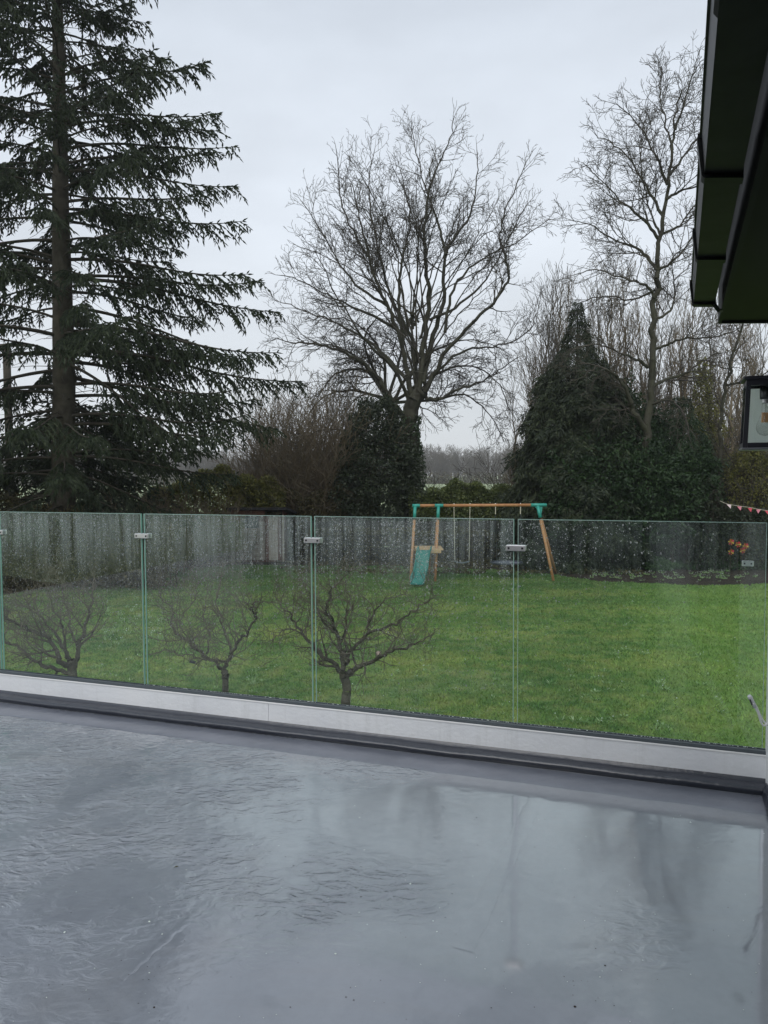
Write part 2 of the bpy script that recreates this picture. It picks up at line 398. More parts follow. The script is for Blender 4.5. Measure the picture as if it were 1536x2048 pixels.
def fresnel_two_sided(N, L, ior=1.5):
    fr = N.new('ShaderNodeFresnel'); g = N.new('ShaderNodeNewGeometry')
    L.new(mrange(N, L, g.outputs['Backfacing'], 0, 1, ior, 1/ior), fr.inputs[0]); return fr
def glass_mat():
    """toughened clear glass: slight green, mirror reflection by angle, film of fine condensation thinning downwards with run marks"""
    m = D.materials.new('clear_glass'); m.use_nodes = True; N = m.node_tree.nodes; L = m.node_tree.links; N.clear()
    out = N.new('ShaderNodeOutputMaterial'); tr = N.new('ShaderNodeBsdfTransparent'); tr.inputs[0].default_value = (.93, .975, .955, 1)
    gl = N.new('ShaderNodeBsdfGlossy'); gl.inputs['Roughness'].default_value = 0.0
    fr = fresnel_two_sided(N, L)
    mx = N.new('ShaderNodeMixShader'); L.new(fr.outputs[0], mx.inputs[0]); L.new(tr.outputs[0], mx.inputs[1]); L.new(gl.outputs[0], mx.inputs[2])
    v = coords(N, L); sp = N.new('ShaderNodeSeparateXYZ'); L.new(v, sp.inputs[0])
    oi = N.new('ShaderNodeObjectInfo'); ofs = N.new('ShaderNodeVectorMath'); ofs.operation = 'ADD'
    cmb = N.new('ShaderNodeCombineXYZ'); L.new(math_(N, L, 'MULTIPLY', oi.outputs['Random'], 37.), cmb.inputs[0])
    L.new(v, ofs.inputs[0]); L.new(cmb.outputs[0], ofs.inputs[1])
    def mp(scale):
        k = N.new('ShaderNodeMapping'); k.inputs['Scale'].default_value = scale; L.new(ofs.outputs[0], k.inputs[0]); return k.outputs[0]
    patch = noise(N, L, mp((1, 1, .7)), 3, 5, .6)
    streak = noise(N, L, mp((1, 1, .035)), 24, 6, .72)
    grain = noise(N, L, mp((1, 1, 1)), 260, 2, .6)
    zz = math_(N, L, 'ADD', sp.outputs['Z'], math_(N, L, 'MULTIPLY', patch, .35))
    top = mrange(N, L, zz, .86, 1.12, .0, 1)
    fade = mrange(N, L, zz, .72, 1.0, .0, .12)
    film = math_(N, L, 'MULTIPLY', math_(N, L, 'ADD', math_(N, L, 'MULTIPLY', top, .9), fade), mrange(N, L, streak, .42, .54, .10, 1.1))
    film = math_(N, L, 'MULTIPLY', film, mrange(N, L, grain, .35, .65, .55, 1.3))
    at = N.new('ShaderNodeAttribute'); at.attribute_type = 'OBJECT'; at.attribute_name = 'dampness'
    film = math_(N, L, 'MULTIPLY', math_(N, L, 'MULTIPLY', film, at.outputs['Fac']), .125)
    df = N.new('ShaderNodeBsdfDiffuse'); df.inputs[0].default_value = (.78, .84, .86, 1)
    tl = N.new('ShaderNodeBsdfTranslucent'); tl.inputs[0].default_value = (.80, .86, .86, 1)
    md = N.new('ShaderNodeMixShader'); md.inputs[0].default_value = .5; L.new(df.outputs[0], md.inputs[1]); L.new(tl.outputs[0], md.inputs[2])
    m2 = N.new('ShaderNodeMixShader'); L.new(film, m2.inputs[0]); L.new(mx.outputs[0], m2.inputs[1]); L.new(md.outputs[0], m2.inputs[2])
    L.new(m2.outputs[0], out.inputs['Surface']); return m
m_glass = glass_mat()
def plain_glass(name, col, spec=.06, film=0.0):
    m = D.materials.new(name); m.use_nodes = True; N = m.node_tree.nodes; L = m.node_tree.links; N.clear()
    out = N.new('ShaderNodeOutputMaterial'); tr = N.new('ShaderNodeBsdfTransparent'); tr.inputs[0].default_value = (*col, 1)
    gl = N.new('ShaderNodeBsdfGlossy'); gl.inputs['Roughness'].default_value = .02
    fr = fresnel_two_sided(N, L)
    mx = N.new('ShaderNodeMixShader'); L.new(fr.outputs[0], mx.inputs[0]); L.new(tr.outputs[0], mx.inputs[1]); L.new(gl.outputs[0], mx.inputs[2])
    tl = N.new('ShaderNodeBsdfTranslucent'); tl.inputs[0].default_value = (.85, .9, .88, 1)
    m2 = N.new('ShaderNodeMixShader'); m2.inputs[0].default_value = film; L.new(mx.outputs[0], m2.inputs[1]); L.new(tl.outputs[0], m2.inputs[2])
    L.new(m2.outputs[0], out.inputs['Surface']); return m
m_pane = plain_glass('lantern_glass', (.92, .95, .93), film=.85)
m_clearpane = plain_glass('lantern_front_glass', (.95, .97, .96), film=.06)
m_bulb = plain_glass('bulb_glass', (.96, .96, .95), film=.12)
def edge_mat():
    m = mat('glass_edge', (.19, .40, .33), .18); N, L, b = nodes(m)
    tr = N.new('ShaderNodeBsdfTranslucent'); tr.inputs[0].default_value = (.32, .62, .52, 1)
    mx = N.new('ShaderNodeMixShader'); mx.inputs[0].default_value = .5
    L.new(b.outputs[0], mx.inputs[1]); L.new(tr.outputs[0], mx.inputs[2]); L.new(mx.outputs[0], N['Material Output'].inputs['Surface']); return m
m_edge = edge_mat()
m_arris = mat('polished_arris', (.34, .46, .41), .25)
def drop_mat():
    m = D.materials.new('water_drop'); m.use_nodes = True; N = m.node_tree.nodes; L = m.node_tree.links; N.clear()
    out = N.new('ShaderNodeOutputMaterial'); tr = N.new('ShaderNodeBsdfTransparent'); tr.inputs[0].default_value = (.8, .84, .84, 1)
    gl = N.new('ShaderNodeBsdfGlossy'); gl.inputs['Roughness'].default_value = .08
    tl = N.new('ShaderNodeBsdfTranslucent'); tl.inputs[0].default_value = (.95, .98, 1, 1)
    a = N.new('ShaderNodeMixShader'); a.inputs[0].default_value = .5; L.new(gl.outputs[0], a.inputs[1]); L.new(tl.outputs[0], a.inputs[2])
    c = N.new('ShaderNodeMixShader'); c.inputs[0].default_value = .50; L.new(tr.outputs[0], c.inputs[1]); L.new(a.outputs[0], c.inputs[2])
    L.new(c.outputs[0], out.inputs['Surface']); return m
m_drop = drop_mat()

# ------------------------------------------------------------------ vectorised vegetation geometry
def seg_mesh(segs, sides):
    """array (n, 8): p0 p1 r0 r1 -> tapered open tubes"""
    S = np.asarray(segs, dtype=np.float64).reshape(-1, 8)
    p0, p1, r0, r1 = S[:, :3], S[:, 3:6], S[:, 6], S[:, 7]
    t = p1-p0; ln = np.linalg.norm(t, axis=1, keepdims=True)+1e-9; t = t/ln
    p1 = p1 + t*(r1[:, None]*.35)
    ref = np.where(np.abs(t[:, 2:3]) < .9, np.array([[0, 0, 1.]]), np.array([[1., 0, 0]]))
    a = np.cross(t, ref); a /= np.linalg.norm(a, axis=1, keepdims=True)+1e-9; b = np.cross(t, a)
    n = len(S); V = np.zeros((n, 2, sides, 3))
    for k in range(sides):
        th = 2*PI*k/sides; d = a*math.cos(th)+b*math.sin(th)
        V[:, 0, k] = p0+d*r0[:, None]; V[:, 1, k] = p1+d*r1[:, None]
    base = (np.arange(n)*2*sides)[:, None]
    F = []
    for k in range(sides):
        k2 = (k+1) % sides
        F.append(np.concatenate([base+k, base+k2, base+sides+k2, base+sides+k], axis=1))
    return V.reshape(-1, 3), np.stack(F, 1).reshape(-1, 4)
def join(parts):
    Vs, Fs, o = [], [], 0
    for V, F in parts:
        Vs.append(V); Fs.append(F+o); o += len(V)
    return np.concatenate(Vs), np.concatenate(Fs)
def cards(P0, P1, W_, rolls=2):
    """slim leaf/needle shapes along P0->P1, W_ half width; `rolls` crossed blades, 4 verts each"""
    n = len(P0); t = P1-P0; ln = np.linalg.norm(t, axis=1, keepdims=True)+1e-9; t = t/ln
    r = rng.normal(size=(n, 3)); a = np.cross(t, r); a /= np.linalg.norm(a, axis=1, keepdims=True)+1e-9
    out = []
    for k in range(rolls):
        if k: a = np.cross(t, a)
        mid = P0 + (P1-P0)*.45
        V = np.stack([P0, mid+a*W_[:, None], P1, mid-a*W_[:, None]], 1).reshape(-1, 3)
        F = (np.arange(n)*4)[:, None]+np.array([[0, 1, 2, 3]])
        out.append((V, F))
    return join(out)

def rot_about(v, axis, ang):
    c, s = math.cos(ang), math.sin(ang)
    ax, ay, az = axis; x, y, z = v
    d = (ax*x+ay*y+az*z)*(1-c)
    return (x*c+(ay*z-az*y)*s+ax*d, y*c+(az*x-ax*z)*s+ay*d, z*c+(ax*y-ay*x)*s+az*d)
def norm3(v):
    l = math.sqrt(v[0]*v[0]+v[1]*v[1]+v[2]*v[2])+1e-9; return (v[0]/l, v[1]/l, v[2]/l)
class Bare:
    """leafless tree grown from hand-laid limbs"""
    def __init__(s, R, wig=.16, trop=.10, rmin=.007, step=.45, ang=(.5, .95), ratio=.62, levels=4, dens=1.0, thick=.04):
        s.R = R; s.wig = wig; s.trop = trop; s.rmin = rmin; s.step = step; s.ang = ang; s.ratio = ratio
        s.levels = levels; s.dens = dens; s.lmin = step*.38; s.big = []; s.small = []; s.thick = thick
    def seg(s, p, q, r0, r1):
        (s.big if r0 > s.thick else s.small).append((*p, *q, r0, r1))
    def limb(s, pts, r0, r1, kids=True, klen=None, spacing=.5, start=.15, level=1):
        """smooth limb through points; side branches along it"""
        pts = [tuple(p) for p in pts]; P = catmull(pts, 5); m = len(P); jit = .012*math.dist(P[0], P[-1])**.5
        P = [P[0]]+[tuple(c+s.R.gauss(0, jit) for c in q) for q in P[1:]]
        L = [0]
        for i in range(1, m): L.append(L[-1]+math.dist(P[i], P[i-1]))
        T = L[-1]; nxt = T*start
        for i in range(1, m):
            f0, f1 = L[i-1]/T, L[i]/T
            ra, rb = r0+(r1-r0)*f0**.8, r0+(r1-r0)*f1**.8
            s.seg(P[i-1], P[i], ra, rb)
            while kids and nxt < L[i]:
                f = nxt/T; d = norm3([P[i][k]-P[i-1][k] for k in range(3)])
                kl = (klen or T*.5)*(1-.48*f)*s.R.uniform(.45, 1.15)
                tt = (nxt-L[i-1])/(L[i]-L[i-1]+1e-9)
                q = tuple(P[i-1][k]+(P[i][k]-P[i-1][k])*tt for k in range(3))
                s.branch(q, s.side(d), kl, min(ra*.55, .012+.018*kl), level+1)
                nxt += spacing*s.R.uniform(.5, 1.5)/s.dens
        if kids:
            d = norm3([P[-1][k]-P[-2][k] for k in range(3)])
            s.branch(P[-1], d, (klen or T*.4)*.25, r1*.8, level+1)
    def side(s, d):
        R = s.R; ax = norm3((R.gauss(0, 1), R.gauss(0, 1), R.gauss(0, 1)))
        dot = sum(ax[k]*d[k] for k in range(3)); ax = norm3([ax[k]-dot*d[k] for k in range(3)])
        return norm3(rot_about(d, ax, R.uniform(*s.ang)))
    def branch(s, p, d, length, r, level):
        R = s.R
        if level > s.levels+1 or length < s.lmin: return
        st = s.step*(.80 ** max(0, level-2)); n = max(2, int(length/st+.5)); st = length/n; r = max(r, s.rmin)
        rend = max(s.rmin*.8, r*.35)
        for i in range(n):
            d = norm3((d[0]+R.gauss(0, s.wig), d[1]+R.gauss(0, s.wig), d[2]+R.gauss(0, s.wig)+s.trop))
            q = (p[0]+d[0]*st, p[1]+d[1]*st, p[2]+d[2]*st)
            ra = r+(rend-r)*i/n; rb = r+(rend-r)*(i+1)/n
            s.seg(p, q, ra, rb); p = q
            if level <= s.levels:
                k = s.dens; 
                while k > 0:
                    if R.random() < k: s.branch(p, s.side(d), length*s.ratio*(1-.45*i/n)*R.uniform(.65, 1.2), rb*.72, level+1)
                    k -= 1
    def build(s, name_big, name_small, mb, ms, parent):
        if s.big:
            V, F = seg_mesh(s.big, 7); put(name_big, mesh_np(name_big, V, F, True), mb, parent)
        V, F = seg_mesh(s.small, 3); o = put(name_small, mesh_np(name_small, V, F, True), ms, parent); o['kind'] = 'stuff'
        return len(s.big), len(s.small)
def catmull(P, n):
    if len(P) < 3:
        return [tuple(P[0][k]+(P[1][k]-P[0][k])*i/n for k in range(3)) for i in range(n+1)]
    Q = [tuple(2*P[0][k]-P[1][k] for k in range(3))]+list(P)+[tuple(2*P[-1][k]-P[-2][k] for k in range(3))]
    out = [P[0]]
    for i in range(1, len(Q)-2):
        for j in range(1, n+1):
            t = j/n
            out.append(tuple(.5*(2*Q[i][k]+(Q[i+1][k]-Q[i-1][k])*t+(2*Q[i-1][k]-5*Q[i][k]+4*Q[i+1][k]-Q[i+2][k])*t*t+(3*Q[i][k]-Q[i-1][k]-3*Q[i+1][k]+Q[i+2][k])*t**3) for k in range(3)))
    return out
def pxl(pts, Y0, dY=0., R=None):
    """pixel polyline -> world; depth drifts by dY along the limb"""
    n = len(pts); return [PX(x, y, Y0+dY*(i/(max(1, n-1)))) for i, (x, y) in enumerate(pts)]

# ================================================================== SETTING
def sheet(name, poly, z, m, kind='structure', thick=0):
    mb = MB(); mb.add([(x, y, z) for x, y in poly], [tuple(range(len(poly)))])
    return tag(mb.build(name, m), kind=kind)
# far ground: one sheet to the horizon
sheet('field', [(-1500, -400), (1500, -400), (1500, 1800), (-1500, 1800)], -.06, m_field)
# garden soil round the lawn
sheet('garden_soil', [(-26, -6), (24, -6), (24, 38), (-26, 38)], -.02, m_soil)
# lawn outline (uneven back edge)
def lawn():
    back = [(0, 1192), (80, 1180), (200, 1158), (330, 1140), (460, 1130), (600, 1131), (800, 1132), (900, 1136), (1040, 1142), (1110, 1150), (1200, 1163), (1300, 1166), (1400, 1172), (1536, 1168)]
    B = [PG(x, y) for x, y in back]
    pts = [(-25, 3.), (-25, B[0].y-.4), (-16, B[0].y-.6)]+[(b.x, b.y) for b in B]+[(15, B[-1].y+.2), (23, B[-1].y), (23, 3.)]
    P = []
    for i in range(len(pts)):
        a, b = pts[i], pts[(i+1) % len(pts)]; n = 12 if 1 < i < len(pts)-3 else 1
        for k in range(n):
            t = k/n; P.append((a[0]+(b[0]-a[0])*t+(rnd.gauss(0, .05) if n > 1 else 0), a[1]+(b[1]-a[1])*t+(rnd.gauss(0, .10) if n > 1 else 0)))
    return P
LAWN = lawn()
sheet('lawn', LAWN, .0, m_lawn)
def inside(px, py, poly):
    poly = np.array(poly); x1, y1 = poly[:, 0], poly[:, 1]; x2, y2 = np.roll(x1, -1), np.roll(y1, -1)
    r = np.zeros(len(px), bool)
    for a, b, c, d in zip(x1, y1, x2, y2):
        if b == d: continue
        r ^= ((b > py) != (d > py)) & (px < (c-a)*(py-b)/(d-b)+a)
    return r
def grass():
    n = 230000
    Y = 9.5+(31.5-9.5)*rng.random(n)**1.05; X = (rng.random(n)*2-1)*(Y*.56+.6)
    k = inside(X, Y, LAWN); X, Y = X[k], Y[k]; n = len(X)
    h = rng.uniform(.02, .055, n)*(1+.3*rng.random(n)); w = rng.uniform(.005, .010, n)*(1+(Y-9)/14)
    th = rng.uniform(0, 2*PI, n); ln = rng.normal(0, .03, (n, 2))
    P = np.stack([X, Y, np.zeros(n)], 1); a = np.stack([np.cos(th)*w, np.sin(th)*w, np.zeros(n)], 1)
    tip = P+np.stack([ln[:, 0], ln[:, 1], h], 1)
    V = np.stack([P-a, P+a, tip], 1).reshape(-1, 3); F = np.arange(3*n).reshape(-1, 3)
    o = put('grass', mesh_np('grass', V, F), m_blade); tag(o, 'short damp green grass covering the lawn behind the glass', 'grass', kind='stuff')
grass()
def weeds():
    """rosettes of pale leaves and snowdrop clumps scattered over the lawn"""
    LV, FV = [], []
    def clump(x, y, n, r, h, fl):
        for _ in range(n):
            th = rnd.uniform(0, 2*PI); d = r*rnd.random()**.5
            b = np.array([x+math.cos(th)*d*.5, y+math.sin(th)*d*.5, 0.0]); t = b+np.array([math.cos(th)*r*.6, math.sin(th)*r*.6, h*rnd.uniform(.4, 1)])
            LV.append((b, t))
        for _ in range(fl):
            th = rnd.uniform(0, 2*PI); d = r*rnd.random()*1.3
            FV.append((x+math.cos(th)*d, y+math.sin(th)*d, h*rnd.uniform(.8, 1.2)))
    spots = [(1265, 1205), (1250, 1215), (1290, 1232), (1300, 1262), (1250, 1300), (1270, 1302), (1285, 1310), (1230, 1310), (1300, 1225), (1280, 1290), (1210, 1345), (1215, 1368), (1245, 1368),
             (1320, 1368), (1140, 1346), (1060, 1372), (1190, 1385), (1105, 1368), (1435, 1400), (1120, 1440), (1150, 1444), (1200, 1443), (1210, 1446), (1310, 1460), (1320, 1452), (1330, 1380),
             (205, 1334), (188, 1338), (235, 1338), (270, 1250), (255, 1215), (215, 1230), (390, 1338), (505, 1362), (508, 1368), (330, 1240), (240, 1290), (260, 1320), (680, 1378), (708, 1380), (503, 1370)]
    for x, y in spots:
        p = PG(x, y); clump(p.x, p.y, rnd.randint(14, 30), rnd.uniform(.06, .13), rnd.uniform(.05, .10), rnd.randint(0, 2))
    for _ in range(420):
        x = rnd.uniform(0, 1536); y = 1150+rnd.random()**1.4*310; p = PG(x, y)
        if p.y < 9: continue
        clump(p.x, p.y, rnd.randint(5, 16), rnd.uniform(.04, .11), rnd.uniform(.03, .07), rnd.random() < .3)
    for _ in range(40):                                      # snowdrops in the long grass near the left border
        p = PG(rnd.uniform(210, 330), rnd.uniform(1195, 1290)); clump(p.x, p.y, 22, .10, .11, 3)
    for _ in range(60):
        p = PG(rnd.uniform(1180, 1530), rnd.uniform(1143, 1160)); clump(p.x, p.y, 14, .10, .11, 4)
    P0 = np.array([a for a, b in LV]); P1 = np.array([b for a, b in LV])
    V, F = cards(P0, P1, np.full(len(P0), .010), 1)
    tag(put('lawn_weeds', mesh_np('lawn_weeds', V, F), m_weed), 'pale leafy weed clumps dotted over the lawn', 'weeds', kind='stuff')
    Fp = np.array(FV); n = len(Fp); s_ = rng.uniform(.006, .013, n)
    o6 = np.array([[1, 0, 0], [-1, 0, 0], [0, 1, 0], [0, -1, 0], [0, 0, 1], [0, 0, -1]])
    V = (Fp[:, None, :]+o6[None]*s_[:, None, None]).reshape(-1, 3)
    f8 = np.array([[0, 2, 4], [2, 1, 4], [1, 3, 4], [3, 0, 4], [2, 0, 5], [1, 2, 5], [3, 1, 5], [0, 3, 5]])
    F = ((np.arange(n)*6)[:, None, None]+f8[None]).reshape(-1, 3)
    tag(put('white_flowers', mesh_np('white_flowers', V, F), m_flower), 'tiny white flowers scattered in the grass', 'flowers', kind='stuff')
weeds()

# ---- terrace: deck, upstand, fillet
GR = Vector((1.755, 3.338, 0)); GD = Vector((-.9450, .3270, 0)).normalized()      # glass line from the wall going left
GN = Vector((-GD.y, GD.x, 0)); GN = -GN if GN.y > 0 else GN                       # towards the terrace (camera side)
WD = Vector((-.37, -.929, 0)).normalized()                                       # house wall runs back towards the camera
def gp(s, n=0., z=0.):
    return GR + GD*s + GN*n + Vector((0, 0, DECK+z))
Lg = 8.0
A, Bp = gp(0, .0), gp(Lg, .0)
wall_end = GR + WD*8
mb = MB(); mb.add([(gp(-.3, -.02).x, gp(-.3, -.02).y, DECK), (gp(Lg, -.02).x, gp(Lg, -.02).y, DECK), (-9.5, -5, DECK), (5.5, -5, DECK)], [(0, 1, 2, 3)])
deck = tag(mb.build('terrace_floor', m_deck), kind='structure')
# upstand: painted boards butt end to end along the edge
up = empty('edge_upstand', gp(0, 0, 0)-Vector((0, 0, 0)), 'pale grey painted upstand below the glass balustrade', 'upstand')
cuts = [0.0, 2.545, 4.98, Lg]
for i in range(3):
    s0, s1 = cuts[i]+(.0012 if i else 0), cuts[i+1]-.0012
    m_ = MB(); m_.extrude([(.035, .0), (.035, .162), (.033, .164), (-.022, .164), (-.13, .10), (-.13, .0)], gp(s0), gp(s1), GN)
    m_.build('facing_board', m_up, up)
m_ = MB(); m_.extrude([(.038, .160), (.038, .1655), (.0335, .1675), (.0335, .1645), (.0355, .1635), (.0355, .160)], gp(0.0), gp(Lg), GN); m_.build('cap_trim', m_alu, up)
m_ = MB(); m_.extrude([(-.134, -2.25), (-.134, .12), (-.131, .12), (-.131, -2.25)], gp(-.3), gp(Lg), GN); m_.extrude([(-.2, -2.25), (-.2, .0), (-.135, .0), (-.135, -2.25)], gp(-.3), gp(Lg), GN)
tag(m_.build('terrace_wall', m_wall), 'white rendered wall below the terrace edge', 'wall')
# rounded fillet of coating along the foot of the upstand, slightly uneven
def fillet():
    mb = MB(); n = 90; prof = []
    for k in range(9):
        a = PI*(-.08+1.0*k/8)*.62
        prof.append((.036+.052*math.cos(a)*1.0-.012, .002+.052*math.sin(a)))
    prof = [(.090, -.002), (.094, .006), (.100, .016), (.1015, .024), (.098, .031), (.089, .0355), (.074, .039), (.056, .042), (.040, .043), (.0356, .058), (.033, .060)]
    vs = []
    for i in range(n+1):
        s = Lg*i/n
        w = 1+.02*math.sin(s*5.1)+.015*math.sin(s*12.7+1)+rnd.gauss(0, .010); dz = .0012*math.sin(s*7.3)+rnd.gauss(0, .0008)
        for j, (a, b) in enumerate(prof):
            aa = .035+(a-.035)*w if a > .036 else a
            vs.append(gp(s, aa, b+(dz if 1 < j < 9 else 0)))
    k = len(prof); fs = []
    for i in range(n):
        for j in range(k-1): fs.append((i*k+j, i*k+j+1, (i+1)*k+j+1, (i+1)*k+j))
    mb.add(vs, fs); return mb
tag(fillet().build('edge_fillet', m_roll, None, True), 'rounded dark grey coated fillet at the foot of the upstand', 'fillet')
# lapped strip of coating just in front of the fillet and laps across the floor: real 2-3 mm steps
def lap(name, a, b, w, lab, h=.0025):
    a = Vector(a); b = Vector(b); d = (b-a).normalized(); s = Vector((-d.y, d.x, 0)); mb = MB(); n = 60
    vs = []
    for i in range(n+1):
        p = a+(b-a)*(i/n); j1 = rnd.gauss(0, .003); j2 = rnd.gauss(0, .003)
        for t, z in ((-w/2+j1-.010, .0004), (-w/2+j1, h), (w/2+j2, h), (w/2+j2+.010, .0004)): vs.append(p+s*t+Vector((0, 0, z)))
    fs = [(i*4+j, i*4+j+1, i*4+4+j+1, i*4+4+j) for i in range(n) for j in range(3)]
    mb.add(vs, fs); return tag(mb.build(name, m_lap if w > .1 else m_deck, None, True), lab, 'membrane lap')
lap('membrane_strip', gp(0.02, .20), gp(Lg, .19), .17, 'lapped strip of grey coating along the fillet')
def onfloor(x, y): p = PG(x, y, DECK); return p
lap('membrane_ridge', onfloor(240, 1960), onfloor(545, 1690), .012, 'thin diagonal ridge in the wet terrace floor', .0008)
lap('membrane_ridge', onfloor(925, 1900), onfloor(1075, 1590), .05, 'broad faint ridge across the middle of the wet floor', .0008)
lap('membrane_ridge', onfloor(-20, 1500), onfloor(640, 1545), .03, 'long faint lap seam near the upstand in the wet floor', .0010)
0 and lap('membrane_crease', onfloor(-20, 1680), onfloor(125, 1590), .007, 'short crease in the wet floor beside the bright puddles', .0012)

# ---- glass balustrade
LP = 1.112; GAP = .020; TH = .0125; ZB = .172; ZT = 1.226
grz = math.atan2(-GD.y, -GD.x)       # local x runs towards the wall
damp = [.30, .9, 1.15, 1.1, 1.0]
labs = ['rightmost glass panel, clearest of the row, beside the white wall',
        'glass panel in front of the swing set, misted along its top',
        'glass panel in front of the shed and middle apple tree, thickly beaded at the top',
        'leftmost full glass panel, streaked with water runs, in front of the spruce trunk',
        'sliver of glass panel cut off by the left picture edge']
panels = []
JN = [.012, 1.154, 2.272, 3.393, 4.516, 5.63]
for k in range(5):
    s1 = JN[k]+GAP/2; s0 = JN[k+1]-GAP/2     # local x: from s0 (left) to s1 (right)
    o = gp(s0, 0, ZB); w = s0-s1; h = ZT-ZB
    mb = MB(); t = TH/2; c = .0012
    # front / back faces (glass) and ground edges (green)
    mb.add([(0, -t, 0), (w, -t, 0), (w, -t, h), (0, -t, h), (0, t, 0), (w, t, 0), (w, t, h), (0, t, h)], [(0, 1, 2, 3)], 0)
    b = 0
    mb.f.append((b+5, b+4, b+7, b+6)); mb.mi.append(2)
    for f in ((0, 4, 5, 1), (1, 5, 6, 2), (2, 6, 7, 3), (3, 7, 4, 0)): mb.f.append(f); mb.mi.append(1)
    g = empty('glass_screen', o, labs[k], 'glass screen', 'glass balustrade screens', rz=grz)
    pn = mb.build('pane', [m_glass, m_edge, m_glass], g, world=False); pn['dampness'] = damp[k]
    am = MB(); aw_ = .0028; yf = -t-.0004      # ground arris catching the light round each pane
    for xa_, xb_, za_, zb2 in ((0, aw_, 0, h), (w-aw_, w, 0, h), (aw_, w-aw_, h-aw_, h)):
        am.add([(xa_, yf, za_), (xb_, yf, za_), (xb_, yf, zb2), (xa_, yf, zb2), (xa_, yf-.0006, za_), (xb_, yf-.0006, za_), (xb_, yf-.0006, zb2), (xa_, yf-.0006, zb2)], [(4, 5, 6, 7), (0, 3, 2, 1), (0, 1, 5, 4), (2, 3, 7, 6), (1, 2, 6, 5), (0, 4, 7, 3)])
    am.build('polished_edge', m_arris, g, world=False)
    # water drops: denser at the top
    n = [2600, 7500, 8500, 8500, 3000][k]
    x = rng.uniform(.006, w-.006, n)
    z = h*(1-rng.beta(1.0, 3.3 if k else 5.0, n)); z = np.clip(z, .004, h-.004)
    lower = rng.random(n) < .04; z[lower] = rng.uniform(.004, h-.004, lower.sum())
    if k == 0:      # the clear panel is dry towards the wall
        keep = rng.random(n) < np.clip(1.15-x/w*1.25, .06, 1); x, z = x[keep], z[keep]; n = len(x)
    # run tracks: swept free of drops
    tracks = rng.uniform(0, w, 26 if k else 5); keep = np.ones(n, bool)
    for tx in tracks:
        zz = rng.uniform(.45, .8)*h; keep &= ~((np.abs(x-tx) < rng.uniform(.003, .009)) & (z > zz-h*.1))
    x, z = x[keep], z[keep]; n = len(x)
    r = np.clip(rng.lognormal(math.log(.00145), .42, n), .0007, .0045); el = 1+rng.random(n)*.5*(r > .0025)
    ns = 6; V = np.zeros((n, ns+1, 3))
    for j in range(ns):
        a = 2*PI*j/ns; V[:, j, 0] = x+r*math.cos(a); V[:, j, 1] = -t-.0002; V[:, j, 2] = z+r*el*math.sin(a)
    V[:, ns, 0] = x; V[:, ns, 1] = -t-.0002-r*.6; V[:, ns, 2] = z-r*.2
    F = np.concatenate([(np.arange(n)*(ns+1))[:, None]+np.array([[j, (j+1) % ns, ns]]) for j in range(ns)])
    put('water_drops', mesh_np('water_drops', V, F, True), m_drop, g, world=False)['kind'] = 'stuff'
    panels.append(g)
# glazing channel
ch = empty('glazing_channel', gp(0, 0, .163), 'dark channel holding the feet of the glass panels', 'channel')
m_ = MB(); m_.extrude([(.026, .1645), (.026, .182), (.0100, .184), (.0100, .168), (-.0100, .168), (-.0100, .180), (-.0215, .180), (-.0215, .1645)], gp(.0), gp(Lg), GN); m_.build('channel_rail', m_channel, ch)
m_ = MB(); m_.extrude([(.0098, .170), (.0098, .188), (.0090, .188), (.0090, .170)], gp(.0), gp(Lg), GN); m_.build('rubber_gasket', m_dark, ch)
def beads():
    n = 420; s = rng.uniform(.05, 3.4, n); V = []; F = []
    for i in range(n):
        r = rng.uniform(.0012, .003); p = gp(s[i], .0105+rng.uniform(0, .006), .186+r*.6)
        b = len(V)
        for d in ((1, 0, 0), (0, 1, 0), (-1, 0, 0), (0, -1, 0), (0, 0, 1)): V.append((p.x+d[0]*r, p.y+d[1]*r, p.z+d[2]*r))
        F += [(b, b+1, b+4), (b+1, b+2, b+4), (b+2, b+3, b+4), (b+3, b, b+4)]
    put('rain_beads', mesh_np('rain_beads', V, F, True), m_flower, ch)['kind'] = 'stuff'
beads()
# clamps across the joints
BG = Matrix(((-GD.x, -GN.x, 0), (-GD.y, -GN.y, 0), (0, 0, 1)))
clabs = ['steel clamp across the joint over the swing set, rightmost whole clamp', 'steel clamp across the joint right of the shed',
         'steel clamp across the leftmost visible joint, in front of the hedge', 'steel clamp half cut by the left picture edge', None]
for k in range(4):
    s = JN[k+1]; z = [1.080, 1.092, 1.092, 1.092][k]
    c = gp(s, 0, z)
    e = empty('glass_clamp', c, clabs[k], 'clamp', 'steel clamps joining the glass panels')
    box('clamp_plate', gp(s, .0155, z), (.098, .012, .029), m_steel, e, BG, .003)
    box('clamp_plate', gp(s, -.0155, z), (.098, .012, .029), m_steel, e, BG, .003)
    for dx in (-.034, .034):
        m_ = MB(); m_.tube([gp(s+dx, .0218, z), gp(s+dx, .0235, z)], .0055, 10); m_.build('screw', m_screw, e)
e = empty('glass_clamp', gp(.075, 0, 1.02), 'small steel stand-in for a reflection near the wall edge of the clearest glass panel', 'clamp', 'steel clamps joining the glass panels')  # added behind the glass, stands in for the reflection of a wall fitting
box('clamp_plate', gp(.095, -.0165, 1.035), (.05, .014, .026), m_steel, e, BG, .003)
for dx in (-.014, .014):
    m_ = MB(); m_.tube([gp(.095+dx, -.0092, 1.035), gp(.095+dx, -.0088, 1.035)], .004, 8); m_.build('screw', m_screw, e)

